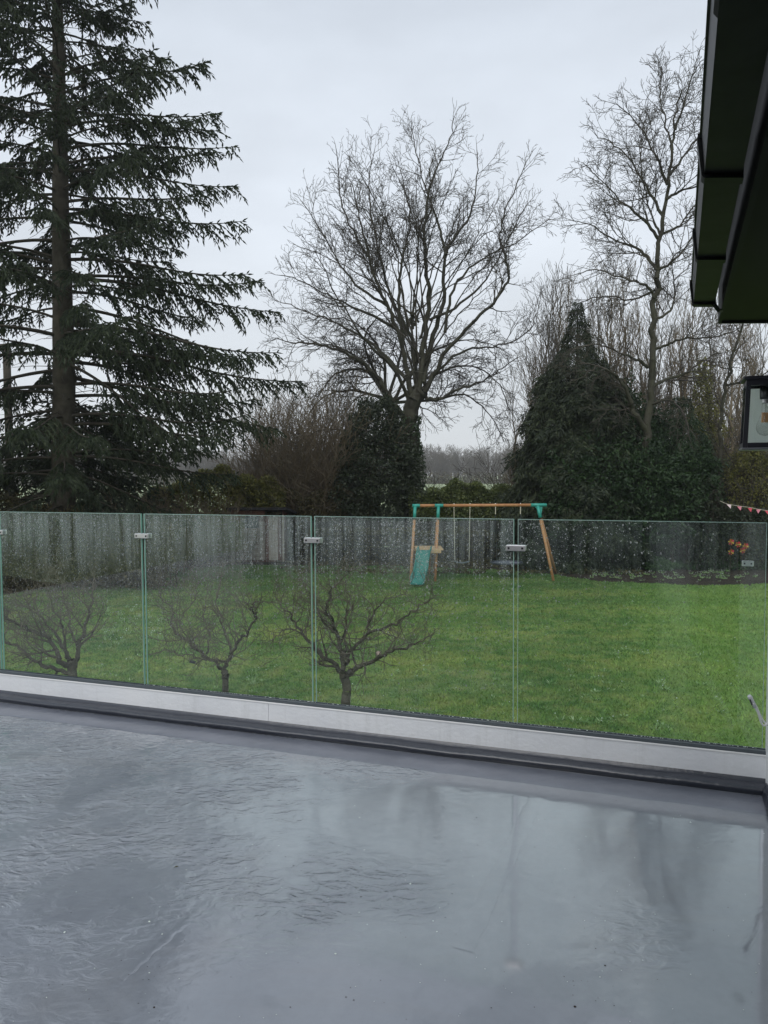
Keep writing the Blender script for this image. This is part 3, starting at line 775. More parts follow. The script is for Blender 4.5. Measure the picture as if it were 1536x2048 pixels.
# ---- specks and drops on the floor
def specks():
    V = []; F = []; V2 = []; F2 = []
    for i in range(260):
        x = rnd.uniform(0, 1536); y = rnd.uniform(1600, 2048)
        p = PG(x, y, DECK); r = rnd.uniform(.0008, .0022) if rnd.random() < .92 else rnd.uniform(.0025, .004)
        vs, fs = (V, F) if rnd.random() < .5 else (V2, F2)
        b = len(vs); n = 5
        for k in range(n):
            a = 2*PI*k/n+rnd.random()*.5; rr = r*rnd.uniform(.6, 1.4); vs.append((p.x+math.cos(a)*rr, p.y+math.sin(a)*rr, DECK+.0006))
        vs.append((p.x, p.y, DECK+.0006+r*.5))
        for k in range(n): fs.append((b+k, b+(k+1) % n, b+n))
    put('white_specks', mesh_np('white_specks', V, F), m_flower); tag(D.objects['white_specks'], 'tiny white specks of debris on the wet floor', 'specks', kind='stuff')
    put('dark_specks', mesh_np('dark_specks', V2, F2), m_soil); tag(D.objects['dark_specks'], 'tiny dark specks of grit on the wet floor', 'grit', kind='stuff')
specks()
def leaf_bit(x, y, ang, s, m, lab):
    p = PG(x, y, DECK); mb = MB(); d = Vector((math.cos(ang), math.sin(ang), 0)); n = Vector((-d.y, d.x, 0))
    P = [(-1, 0, .001), (-.5, .28, .003), (.1, .33, .005), (.7, .18, .004), (1, 0, .002), (.6, -.22, .002), (0, -.3, .004), (-.6, -.2, .003)]
    vs = [p+d*a*s+n*b*s+Vector((0, 0, c)) for a, b, c in P]+[p+Vector((0, 0, .007))]
    mb.add(vs, [(i, (i+1) % 8, 8) for i in range(8)]); return tag(mb.build('leaf_scrap', m), lab, 'leaf')
leaf_bit(352, 1735, .6, .009, m_oldleaf, 'small brown leaf scrap on the wet floor left of centre')
leaf_bit(498, 1461, 2.2, .010, m_pine, 'orange leaf scrap lying against the dark fillet')

# ---- house: wall, gutter, fascia, soffit, roof
hz = Vector((0, 0, 1))
def hp(Y, a, z):       # point on a line parallel to the wall; a = offset right of the camera line
    return Vector((.399*Y+a, Y, DECK+1.45+z))
HD = Vector((.399, 1, 0)).normalized(); HN = Vector((HD.y, -HD.x, 0))     # HN points right (into the house)
house = empty('house', (1.755, 3.338, 0), 'white rendered house with black gutter and dark soffit at the right edge', 'house')
aw = .413
mb = MB()
c0 = hp(3.338, aw, -1.45)
YD0, YD1 = 2.66, .45
for ya, yb, za, zb_ in ((3.338, YD0, -3.7, .79), (YD1, -5, -3.7, .79), (YD0, YD1, .70, .79), (YD0, YD1, -3.7, -1.40)):
    mb.add([hp(ya, aw, za), hp(yb, aw, za), hp(yb, aw, zb_), hp(ya, aw, zb_)], [(0, 1, 2, 3)])
for yy in (YD0, YD1): mb.add([hp(yy, aw, -1.4), hp(yy, aw, .7), hp(yy, aw, .7)+HN*.12, hp(yy, aw, -1.4)+HN*.12], [(0, 1, 2, 3)])
mb.add([hp(3.338, aw, -3.7), hp(3.338, aw, .79), hp(3.338, aw, .79)+HN*7, hp(3.338, aw, -3.7)+HN*7], [(0, 1, 2, 3)])
mb.build('wall', m_wall, house)
BH = Matrix(((HN.x, HD.x, 0), (HN.y, HD.y, 0), (0, 0, 1)))
door = MB().box(hp((YD0+YD1)/2, aw, -.35)+HN*.13, (.02, (YD0-YD1)*math.sqrt(1+.399**2), 2.1), BH).build('door_glass', mat('door_dark_glass', (.012, .014, .016), .06), house)
for yy in (YD0-.035, (YD0+YD1)/2, YD1+.035): MB().box(hp(yy, aw, -.35)+HN*.10, (.06, .07, 2.09), BH).build('door_frame', m_gutter, door)
# coated skirting at wall foot
def line_prof(prof, Y0, Y1, name, m, smooth=False):
    mb = MB(); k = math.sqrt(1+.399**2)
    mb.extrude(prof, hp(Y0, 0, 0), hp(Y1, 0, 0), Vector((1, 0, 0))); return mb.build(name, m, house, smooth)
line_prof([(aw-.022, -1.452), (aw-.020, -1.43), (aw-.014, -1.40), (aw-.006, -1.385), (aw-.002, -1.38), (aw-.002, -1.452)], 2.66, 3.24, 'skirting', m_roll)
# soffit boards with fine joints, fascia, roof
line_prof([(.205, .780), (.205, .792), (aw+.3, .792), (aw+.3, .780)], -5, 3.83, 'soffit_board', m_soffit)
line_prof([(.186, .768), (.186, 1.0), (.2045, 1.0), (.2045, .768)], -5, 3.83, 'fascia_board', m_fascia)
mb = MB(); mb.add([hp(3.833, .186, .768), hp(3.833, .9, .768), hp(3.833, .9, .80), hp(3.833, .186, .80), hp(3.85, .186, .768), hp(3.85, .9, .768), hp(3.85, .9, 1.32), hp(3.85, .186, 1.0)],
                  [(0, 1, 2, 3), (4, 7, 6, 5), (0, 4, 5, 1), (0, 3, 7, 4)]); mb.build('barge_board', m_gutter, house)
# roof slab + courses of tiles climbing away from the gutter
roof = MB(); roof.extrude([(.150, 1.0), (.15, 1.02), (4.0, 3.10), (4.0, 3.08)], hp(-5, 0, 0), hp(3.86, 0, 0), Vector((1, 0, 0))); rf = roof.build('roof', m_felt, house)
tile_me = None
slope = math.atan2(2.08, 3.85)
for c in range(5):
    for j in range(20):
        Y = 3.86-.165-j*.33; a = .13+c*.30; z = 1.035+c*.162
        if tile_me is None:
            tb = MB(); prof = [(-.165, .0), (-.165, .018), (-.12, .020), (-.085, .040), (-.05, .040), (-.015, .020), (.05, .020), (.085, .040), (.12, .040), (.16, .020), (.163, .0)]
            tb.extrude(prof, Vector((-.02, 0, 0)), Vector((.36, 0, 0)), Vector((0, 1, 0))); tile_me = tb
            o = tb.build('roof_tile', m_tile, rf, world=False); tile_me = o.data
        else:
            o = link(D.objects.new('roof_tile', tile_me)); o.parent = rf
        o.matrix_parent_inverse = parent_inv(house) if False else Matrix.Identity(4)
        p = hp(Y, a, z); q = Matrix.Translation(p) @ Matrix.Rotation(math.atan2(HN.y, HN.x), 4, 'Z') @ Matrix.Rotation(-slope, 4, 'Y')
        o.matrix_parent_inverse = Matrix.Identity(4); o.matrix_basis = q
# the part of the house behind the terrace: dark boarded wall with glazed doors (seen only as reflection)
def rear():
    m_clad = mottled('dark_cladding', (.035, .038, .042), (.06, .063, .068), 3, .6)
    y = -3.4; x0, x1 = -9.5, .40
    MB().box(((x0+x1)/2, y-.15, DECK+1.35), (x1-x0, .2, 2.9)).build('rear_wall', m_clad, house)
    for k in range(13):
        z = DECK+.12+k*.205
        for a, b in ((x0, -4.2), (-.9, x1)): MB().box(((a+b)/2, y, z), (b-a, .03, .19)).build('cladding_board', m_clad, house)
    for a in (-4.2, -3.1, -2.0):
        d = MB().box((a+.55, y, DECK+1.1), (1.0, .02, 2.1)).build('glazed_door', m_doorglass, house)
        for xx in (a+.03, a+1.07): MB().box((xx, y+.02, DECK+1.1), (.06, .05, 2.16)).build('door_frame', m_gutter, d)
    MB().box((-2.55, y, DECK+2.5), (3.3, .03, .5)).build('cladding_board', m_clad, house)
    mb = MB(); mb.add([(x0, y+.45, DECK+2.75), (x1+.3, y+.45, DECK+2.75), (x1+.3, y-3.5, DECK+4.4), (x0, y-3.5, DECK+4.4), (x0, y+.45, DECK+2.62), (x1+.3, y+.45, DECK+2.62), (x1+.3, y-3.5, DECK+4.2), (x0, y-3.5, DECK+4.2)],
                      [(0, 1, 2, 3), (7, 6, 5, 4), (0, 4, 5, 1), (1, 5, 6, 2), (3, 7, 4, 0)]); mb.build('rear_roof', m_felt, house)
m_doorglass = mat('rear_door_glass', (.015, .018, .02), .06)
rear()
# gutter
def gutter():
    h0 = .800
    prof = [(.156, h0+.095), (.150, h0+.095), (.150, h0+.005), (.061, h0+.005), (.052, h0+.095), (.040, h0+.100), (.040, h0+.092), (.046, h0+.090), (.0555, h0+.0), (.156, h0+.0)]
    line_prof(prof, -5, 3.53, 'gutter', m_gutter)
    ends = [(3.53, .05), (2.80, .045), (2.04, .045), (1.30, .05), (.56, .05), (-.2, .05)]
    for Y, w in ends:
        d = .007
        prof2 = [(.160, h0-.012), (.160, h0+.10), (.1565, h0+.10), (.1565, h0-.0015), (.0545, h0-.0015), (.0445, h0+.0995), (.036, h0+.105), (.034, h0+.09), (.0385, h0+.06), (.047, h0-.004), (.055, h0-.012)]
        line_prof(prof2, Y-w/2, Y+w/2, 'gutter_union', m_gutter)
    mb = MB(); mb.extrude([(.156, h0), (.156, h0+.095), (.048, h0+.095), (.0565, h0)], hp(3.557, 0, 0), hp(3.565, 0, 0), Vector((1, 0, 0))); mb.build('stop_end', m_gutter, house)
    # bracket arm that drops from the end union to the fascia
    mb = MB(); mb.tube([hp(3.50, .150, .79), hp(3.52, .172, .765), hp(3.55, .1855, .77)], .010, 6); mb.build('gutter_bracket', m_gutter, house)
gutter()

# ---- lantern
def lantern():
    # local frame: o = outer side (away from wall), along = HD
    Yn = 2.75; a_out = .2327; out = -HN; z0, z1 = .094, .345
    e = empty('wall_lantern', hp(2.82, aw, .22), 'black box lantern with clear bulb on the white house wall', 'lantern')
    W0 = (aw-a_out)*HN.x-.012; D0 = .155
    base = hp(Yn, a_out, 0)
    def lp(n, al, z): return base + HN*n + HD*al + Vector((0, 0, z))
    t = .016; k = .010       # slight taper: wider at the foot
    def post(n, al, name):
        mb = MB(); vs = []
        for z, g in ((z0, 0), (z1, k)):
            sx = g if n < .05 else -g; sy = g if al < .05 else -g
            for dn, da in ((0, 0), (t, 0), (t, t), (0, t)): vs.append(lp(n+dn+sx, al+da+sy, z))
        mb.add(vs, [(0, 1, 5, 4), (1, 2, 6, 5), (2, 3, 7, 6), (3, 0, 4, 7), (3, 2, 1, 0), (4, 5, 6, 7)]); mb.build(name, m_lant, e)
    for n in (0, W0-t):
        for al in (0, D0-t): post(n, al, 'corner_post')
    B = Matrix(((HN.x, HD.x, 0), (HN.y, HD.y, 0), (0, 0, 1)))
    cx = lambda z: lp(W0/2, D0/2, z)
    # rims
    for zc, hh, ins in ((z0, .018, 0), (z1, .022, k)):
        for n, al, sx, sy in ((W0/2, t/2+ins, W0-2*t-.002, t), (W0/2, D0-t/2-ins, W0-2*t-.002, t), (t/2+ins, D0/2, t, D0-2*t-.002), (W0-t/2-ins, D0/2, t, D0-2*t-.002)):
            box('frame_rail', lp(n, al, zc+(hh/2 if zc == z0 else -hh/2)), (sx, sy, hh), m_lant, e, B)
    box('lid', cx(z1+.006), (W0+.004, D0+.004, .012), m_lant, e, B, .004)
    box('base_rim', cx(z0-.004), (W0+.006, D0+.006, .008), mat('lantern_rim', (.16, .17, .18), .3), e, B, .002)
    for (n0, a0, n1, a1) in ((t, .006, W0-t, .006), (t, D0-.006, W0-t, D0-.006), (.006, t, .006, D0-t)):
        mb = MB(); mb.add([lp(n0, a0, z0+.016), lp(n1, a1, z0+.016), lp(n1, a1, z1-.02), lp(n0, a0, z1-.02)], [(0, 1, 2, 3)]); mb.build('glass_pane', m_pane if a0 > .05 else m_clearpane, e)
    box('back_plate', lp(W0+.006, D0/2, (z0+z1)/2), (.012, D0*.9, z1-z0), m_lant, e, B)
    bc = lp(W0*.52, D0*.5, 0)
    mb = MB(); mb.lathe([(.020, 0), (.021, .01), (.021, .045), (.016, .05)], bc+hz*(z1-.068), 18); mb.build('lamp_holder', m_lant, e, True)
    mb = MB(); mb.lathe([(.013, 0), (.0145, .004), (.013, .008), (.0145, .012), (.0135, .018)], bc+hz*(z1-.084), 18); mb.build('bulb_cap', m_steel, e, True)
    mb = MB(); pr = [(.004, -.150), (.018, -.146), (.028, -.136), (.032, -.122), (.030, -.106), (.023, -.088), (.016, -.070), (.013, -.05), (.0125, -.028)]
    mb.lathe([(r, z) for r, z in pr], bc+hz*(z1-.055), 22); mb.build('bulb', m_bulb, e, True)
    for dx in (-.007, .007):
        mb = MB(); mb.tube([bc+Vector((dx, 0, z1-.118)), bc+Vector((dx, .004, z1-.155))], .0060, 6); mb.build('filament', m_fil, e)
    mb = MB(); mb.tube([bc+Vector((0, 0, z1-.08)), bc+Vector((0, 0, z1-.115))], .003, 6); mb.build('stem', m_bulb, e)
lantern()

# ---- loose cable ends at the wall
def cable():
    ex = PX(1541, 1452, 3.12)
    e = empty('cable_tail', ex, 'white twin cable with taped end sticking out of the house wall', 'cable')
    a = [PX(1545, 1428, 3.05), PX(1537, 1444, 3.04), PX(1528, 1451, 3.03), PX(1522, 1444, 3.02), PX(1517, 1428, 3.0), PX(1511, 1416, 2.99), PX(1506, 1406, 2.98)]
    b = [PX(1545, 1434, 3.06), PX(1538, 1450, 3.05), PX(1528, 1443, 3.04), PX(1522, 1434, 3.03), PX(1517, 1423, 3.01), PX(1512, 1412, 3.0), PX(1507, 1404, 2.99)]
    for c in (a, b):
        m_ = MB(); m_.tube(catmull([tuple(p) for p in c], 5), .0040, 8); m_.build('wire', m_cable, e, True)
    s = [PX(1510, 1415, 2.985), PX(1507, 1407, 2.985), PX(1503, 1400, 2.985), PX(1500, 1394, 2.985), PX(1498, 1391, 2.985)]
    m_ = MB(); m_.tube([s[0], s[1], s[2], s[3], s[4]], [.006, .0075, .008, .0095, .007], 10); m_.build('tape_wrap', m_tape, e, True)
    m_ = MB(); m_.tube([PX(1504, 1410, 2.975), PX(1500, 1399, 2.975)], .003, 6); m_.build('dark_core', m_screw, e)
cable()

# ================================================================== GARDEN THINGS
def swing_set():
    Yb = 26.4; zb = 2.60
    xl = PX(827, 1012, Yb).x; xr = PX(1084, 1012, Yb).x
    e = empty('swing_set', ((xl+xr)/2, Yb, 0), 'wooden garden swing frame with turquoise brackets and slide on the lawn', 'swing set')
    bars = [(xl+.15, PX(877, 0, Yb).x-.12), (PX(877, 0, Yb).x+.12, xr-.30)]
    for a, b in bars:
        m_ = MB(); m_.tube([(a, Yb, zb), (b, Yb, zb)], .055, 12); m_.build('beam', m_pine, e, True)
    tops = [(xl+.06, PX(821, 1165, 25.5).x, None), (PX(877, 1012, Yb).x, PX(870, 1165, 25.5).x, None), (xr-.16, PX(1107, 1165, 25.5).x, PX(1113, 1150, 27.2).x)]
    for i, (xt, xf, xb) in enumerate(tops):
        if xb is None: xb = xt+(xf-xt)*.6
        for yf, xx in ((25.5, xf), (27.3, xb)):
            d = Vector((xx-xt, yf-Yb, -zb)); p0 = Vector((xt, Yb, zb)); s = .12
            m_ = MB(); m_.tube([p0+d*.20, p0+d*.6, p0+d], [.052, .05, .05], 10); m_.build('leg', m_pine, e, True)
            m_ = MB(); m_.tube([p0+d*.015, p0+d*.17], .060, 10); m_.build('leg_socket', m_turq, e, True)
        w = .17 if i < 2 else .32
        x0 = xt-.10 if i == 0 else (xt-w*.8 if i == 1 else xt-w*.75)
        m_ = MB(); m_.tube([(x0, Yb, zb), (xt+w, Yb, zb)], .062, 12); m_.build('corner_bracket', m_turq, e, True)
    # gusset on the right bracket
    m_ = MB(); m_.add([(xr-.30, Yb-.02, zb-.02), (xr+.02, Yb-.02, zb-.02), (xr-.02, Yb-.04, zb-.30), (xr-.30, Yb+.02, zb-.02), (xr+.02, Yb+.02, zb-.02), (xr-.02, Yb, zb-.30)],
                      [(0, 2, 1), (3, 4, 5), (0, 1, 4, 3), (1, 2, 5, 4), (2, 0, 3, 5)]); m_.build('gusset', m_turq, e)
    # platform of boards between the two left frames
    zp = 1.10; xa, xb = PX(829, 1095, 25.9).x, PX(884, 1095, 25.9).x
    pf = MB().box(((xa+xb)/2, 26.35, zp-.07), (xb-xa, .06, .09)).build('platform', m_board, e)
    pw = (xb-xa)
    for k in range(7):
        box('board', ((xa+xb)/2+.03, 25.62+k*.2, zp), (pw-.02+rnd.uniform(0, .03), .185, .03), m_board, pf)
    box('front_rail', ((xa+xb)/2, 25.52, zp-.06), (pw-.12, .04, .10), m_board, e)
    # braces
    # slide
    n = 26; topc = PX(850, 1100, 25.5); botc = PX(834, 1174, 24.25); W_ = .52
    vs = []; prof = [(-.30, .10), (-.285, .14), (-.255, .14), (-.235, .02), (-.2, .0), (.2, .0), (.235, .02), (.255, .14), (.285, .14), (.30, .10), (.285, .0), (.2, -.03), (-.2, -.03), (-.285, .0)]
    m_ = MB()
    for i in range(n+1):
        t = i/n; c = topc.lerp(botc, t); zz = zp-.02+(0.10-zp)*(t**1.0)+.13*math.sin(t*2*PI*1.25+.2)*(1-t*.3); zz = max(zz, .07)
        if t > .93: zz = .09+(t-.93)*.3
        for a, b in prof: vs.append((c.x+a*.82, c.y, zz+b))
    k = len(prof); fs = [(i*k+j, i*k+(j+1) % k, (i+1)*k+(j+1) % k, (i+1)*k+j) for i in range(n) for j in range(k)]+[tuple(reversed(range(k))), tuple(n*k+j for j in range(k))]
    m_.add(vs, fs); m_.build('slide', m_slide, e, True)
    for sx in (-.27, .27):     # ladder behind the platform
        m_ = MB(); m_.tube([(topc.x+sx, 26.95, zp), (topc.x+sx, 27.5, 0)], .03, 6); m_.build('ladder_side', m_pine, e)
    for j in range(4):
        t = (j+.6)/4.4; m_ = MB(); m_.tube([(topc.x-.27, 26.95+.55*t, zp*(1-t)), (topc.x+.27, 26.95+.55*t, zp*(1-t))], .022, 6); m_.build('rung', m_pine, e)
    # swings hang from the beam
    def hang(x): 
        X = PX(x, 1012, Yb).x; m_ = MB(); m_.tube([(X, Yb, zb+.075), (X, Yb, zb-.075)], .020, 8); return X, m_
    s1 = empty('swing', (PX(924, 0, Yb).x, Yb, .55), 'narrow plastic swing seat on two ropes, left of the nest swing', 'swing')
    zs = PX(924, 1126, Yb).z
    xs = []
    for x in (908, 940):
        X, m_ = hang(x); xs.append(X); m_.build('hook', m_white, s1)
        m_ = MB(); m_.tube([(X, Yb, zb-.07), (X+(-.03 if x > 920 else .03), Yb+.02, zs+.1)], .011, 6); m_.build('rope', m_rope, s1)
    m_ = MB(); vs = []
    for i in range(9):
        t = i/8; xx = xs[0]+.02+(xs[1]-xs[0]-.04)*t; dz = -.06*math.sin(PI*t)
        for a, b in ((-.08, .05), (.08, .05), (.08, .02), (-.08, .02)): vs.append((xx, Yb+a, zs+b+dz+.03))
    m_.add(vs, [(i*4+j, i*4+(j+1) % 4, i*4+4+(j+1) % 4, i*4+4+j) for i in range(8) for j in range(4)]+[(3, 2, 1, 0), (32, 33, 34, 35)]); m_.build('seat', mat('seat_blue', (.10, .12, .14), .4), s1)
    s2 = empty('nest_swing', (PX(1015, 0, Yb).x, Yb, .55), 'round dark nest swing hanging low under the right of the beam', 'swing')
    zn = PX(1013, 1125, Yb).z; cxn = PX(1013, 1125, Yb).x; R_ = .56
    m_ = MB(); m_.tube([(cxn+R_*math.cos(2*PI*i/24), Yb+R_*math.sin(2*PI*i/24), zn) for i in range(24)], .035, 6, closed=True); m_.build('rim', m_dark, s2, True)
    m_ = MB(); vs = [(cxn, Yb, zn-.07)]+[(cxn+(R_-.02)*math.cos(2*PI*i/24), Yb+(R_-.02)*math.sin(2*PI*i/24), zn-.01) for i in range(24)]
    m_.add(vs, [(0, 1+i, 1+(i+1) % 24) for i in range(24)]); m_.build('net_seat', mat('net_fabric', (.11, .12, .15), .6), s2)
    for x in (991, 1041):
        X, m_ = hang(x); m_.build('hook', m_white, s2)
        m_ = MB(); m_.tube([(X, Yb, zb-.07), (X, Yb, zb-.32)], .016, 6); m_.build('hanger_strap', m_rope, s2)
        sg = -1 if x < 1010 else 1
        for dy in (-1, 1):
            m_ = MB(); m_.tube([(X, Yb, zb-.3), (cxn+sg*R_*.72, Yb+dy*R_*.68, zn+.02)], .006, 5); m_.build('rope', m_dark, s2)
swing_set()

def shed():
    Yf = 31.5; x0 = PX(463, 1080, Yf).x; x1 = PX(568, 1080, Yf).x; H = 2.36; dp = 1.9
    e = empty('garden_shed', ((x0+x1)/2, Yf, 0), 'small reddish brown wooden shed with black felt roof against the hedge', 'shed')
    w = x1-x0
    box('wall', ((x0+x1)/2, Yf+dp/2+.03, 1.0), (w-.06, dp-.06, 2.0), m_shed, e)
    me = None
    for k in range(13):
        z = .10+k*.165
        # left run of boards, stop at door
        o = MB().box(((x0+x0+w*.64)/2, Yf, z+.08), (w*.64, .022, .155), Matrix.Rotation(.07, 3, 'X')).build('plank', m_shed if k > 9 else m_shedlow, e)
        MB().box((x1-.045, Yf+dp/2, z+.08), (.022, dp, .155), Matrix.Rotation(.07, 3, 'Y')).build('plank', m_shed, e)
    for k in range(5):
        box('door_plank', (x0+w*.66+.05+k*w*.058, Yf-.02, 1.02), (w*.055, .025, 1.86), m_shedpale if k in (1, 2, 3) else m_shed, e)
    box('corner_trim', (x1-.03, Yf-.015, 1.03), (.07, .06, 2.0), m_shedpale, e)
    box('window_frame', (x0+w*.36, Yf-.03, 1.72), (w*.34, .03, .5), m_dark, e)
    box('window_pane', (x0+w*.36, Yf-.048, 1.72), (w*.30, .006, .42), m_channel, e)
    m_ = MB(); m_.add([(x0-.16, Yf-.22, H), (x1+.16, Yf-.22, H), (x1+.42, Yf+dp+.15, H-.34), (x0-.16, Yf+dp+.15, H-.34), (x0-.16, Yf-.22, H-.11), (x1+.16, Yf-.22, H-.11), (x1+.42, Yf+dp+.15, H-.42), (x0-.16, Yf+dp+.15, H-.42)],
                      [(0, 1, 2, 3), (7, 6, 5, 4), (0, 4, 5, 1), (1, 5, 6, 2), (2, 6, 7, 3), (3, 7, 4, 0)]); m_.build('roof', m_felt, e)
shed()

def fence():
    """low dark board fence behind the lawn: wide boards between posts"""
    bays = [(620, 700), (704, 784), (788, 868), (872, 952), (956, 1040), (1044, 1128), (1132, 1216), (1220, 1304), (1308, 1392), (1396, 1480)]
    bm = None
    g = 'dark board fence bays behind the lawn'
    names = ['first bay right of the shed', 'second bay right of the shed', 'bay left of the slide', 'bay behind the slide', 'bay behind the swing seat', 'bay behind the nest swing',
             'bay behind the right swing leg', 'bay between swing leg and garden bed', 'bay behind the garden bed', 'bay behind the windmills']
    for i, (a, b) in enumerate(bays):
        Y = 32.0; p0 = PX(a, 1040, Y); p1 = PX(b, 1040, Y)
        e = empty('fence_panel', (p0.x, Y, 0), 'dark weathered fence, '+names[i], 'fence', g)
        w = p1.x-p0.x
        for k in range(3):
            o = MB().box(((p0.x+p1.x)/2, Y-.01*(k % 2), .32+k*.56+rnd.uniform(-.01, .01)), (w-.04, .03, .50)).build('fence_board', m_fence, e)
        box('fence_post', (p0.x-.04, Y+.02, .85), (.09, .09, 1.7), m_fence, e, bev=.01)
fence()

# ---- garden bed ornaments: windmills, bunting
def windmill(x, y, Y, ang, lab, s=.16):
    c = PX(x, y, Y); e = empty('toy_windmill', (c.x, Y, 0), lab, 'windmill', 'bright toy windmills in the border')
    m_ = MB(); m_.tube([(c.x, Y+.03, .0), (c.x, Y+.03, c.z)], .008, 6); m_.build('stick', m_oldst, e)
    cols = [m_red, m_org, m_yel]
    for k in range(6):
        a = ang+k*PI/3; d = Vector((math.cos(a), 0, math.sin(a))); n = Vector((-math.sin(a), 0, math.cos(a)))
        m_ = MB(); m_.add([c, c+d*s*.75+n*s*.0+Vector((0, -.06, 0)), c+d*s*.9+n*s*.5, c+d*s*.4+n*s*.65+Vector((0, -.01, 0))], [(0, 1, 2), (0, 2, 3)]); m_.build('vane', cols[k % 3], e)
    m_ = MB(); m_.tube([(c.x, Y-.05, c.z), (c.x, Y+.03, c.z)], .014, 8); m_.build('hub', m_yel, e)
m_red = mat('windmill_red', (.45, .02, .04), .5); m_org = mat('windmill_orange', (.40, .10, .02), .5); m_yel = mat('windmill_yellow', (.50, .34, .04), .5)
m_pink = mat('flag_pink', (.55, .20, .25), .8); m_pink2 = mat('flag_red', (.50, .07, .10), .8); m_pale = mat('flag_pale', (.62, .50, .52), .8)
for x, y, a, lab in ((1462, 1084, .2, 'topmost left toy windmill among the border plants'), (1476, 1089, .7, 'toy windmill in the middle of the cluster'), (1491, 1092, .4, 'rightmost toy windmill of the cluster'),
                     (1462, 1104, .1, 'large low toy windmill at the left of the cluster'), (1485, 1101, .9, 'toy windmill low at the right of the cluster')):
    windmill(x, y, 27.4+rnd.uniform(-.3, .3), a, lab, .12)
def bunting():
    P = [PX(x, y, 27.2) for x, y in ((1440, 1002), (1455, 1008), (1478, 1012), (1500, 1015), (1520, 1019), (1540, 1021), (1575, 1016), (1620, 1000))]
    e = empty('bunting', P[0], 'string of pink and red bunting flags at the right edge', 'bunting')
    m_ = MB(); m_.tube(catmull([tuple(p) for p in P], 4), .008, 5); m_.build('string', m_rope, e)
    cols = [m_pale, m_pink, m_pink2, m_pink, m_pink2, m_pale, m_pink]
    for k, (x, y) in enumerate(((1458, 1009), (1479, 1013), (1500, 1016), (1517, 1019), (1534, 1021), (1556, 1019), (1580, 1015))):
        p = PX(x, y, 27.2); w, h = .085, .15; tw = rnd.uniform(-.05, .05)
        m_ = MB(); m_.add([(p.x-w, p.y, p.z), (p.x+w, p.y, p.z), (p.x+tw, p.y-.05, p.z-h), (p.x-w, p.y+.012, p.z), (p.x+w, p.y+.012, p.z), (p.x+tw, p.y-.038, p.z-h)], [(0, 2, 1), (3, 4, 5), (0, 1, 4, 3), (1, 2, 5, 4), (2, 0, 3, 5)]); m_.build('flag', cols[k], e)
bunting()

# ---- utility pole
def pole():
    Y = 34.; x = PX(16, 800, Y).x; zt = PX(16, 688, Y).z
    e = empty('utility_pole', (x, Y, 0), 'dark wooden utility pole with short crossbar beside the spruce', 'utility pole')
    m_ = MB(); m_.tube([(x, Y, 0), (x, Y, zt/2), (x, Y, zt)], [.19, .175, .16], 12); m_.build('post', m_bark_sp, e, True)
    a = PX(-14, 691, Y); b = PX(68, 691, Y); m_ = MB(); m_.box(((a.x+b.x)/2, Y, a.z), (b.x-a.x, .12, .12)); m_.build('crossbar', m_bark_sp, e)
    c = PX(74, 696, Y)
    m_ = MB(); m_.lathe([(.05, -.16), (.14, -.10), (.15, -.02), (.09, .05), (.11, .09), (.05, .15)], (c.x, Y, c.z), 12); m_.build('insulator', m_felt, e, True)
    m_ = MB(); m_.tube([(x+.2, Y-.05, PX(0, 700, Y).z), (x+.2, Y-.05, PX(0, 725, Y).z)], .05, 8); m_.build('fuse', m_felt, e)
    q = PX(36, 880, Y); m_ = MB(); m_.box((q.x, Y, q.z), (.5, .45, 1.0), bev=.05); m_.build('transformer_box', m_felt, e)
pole()

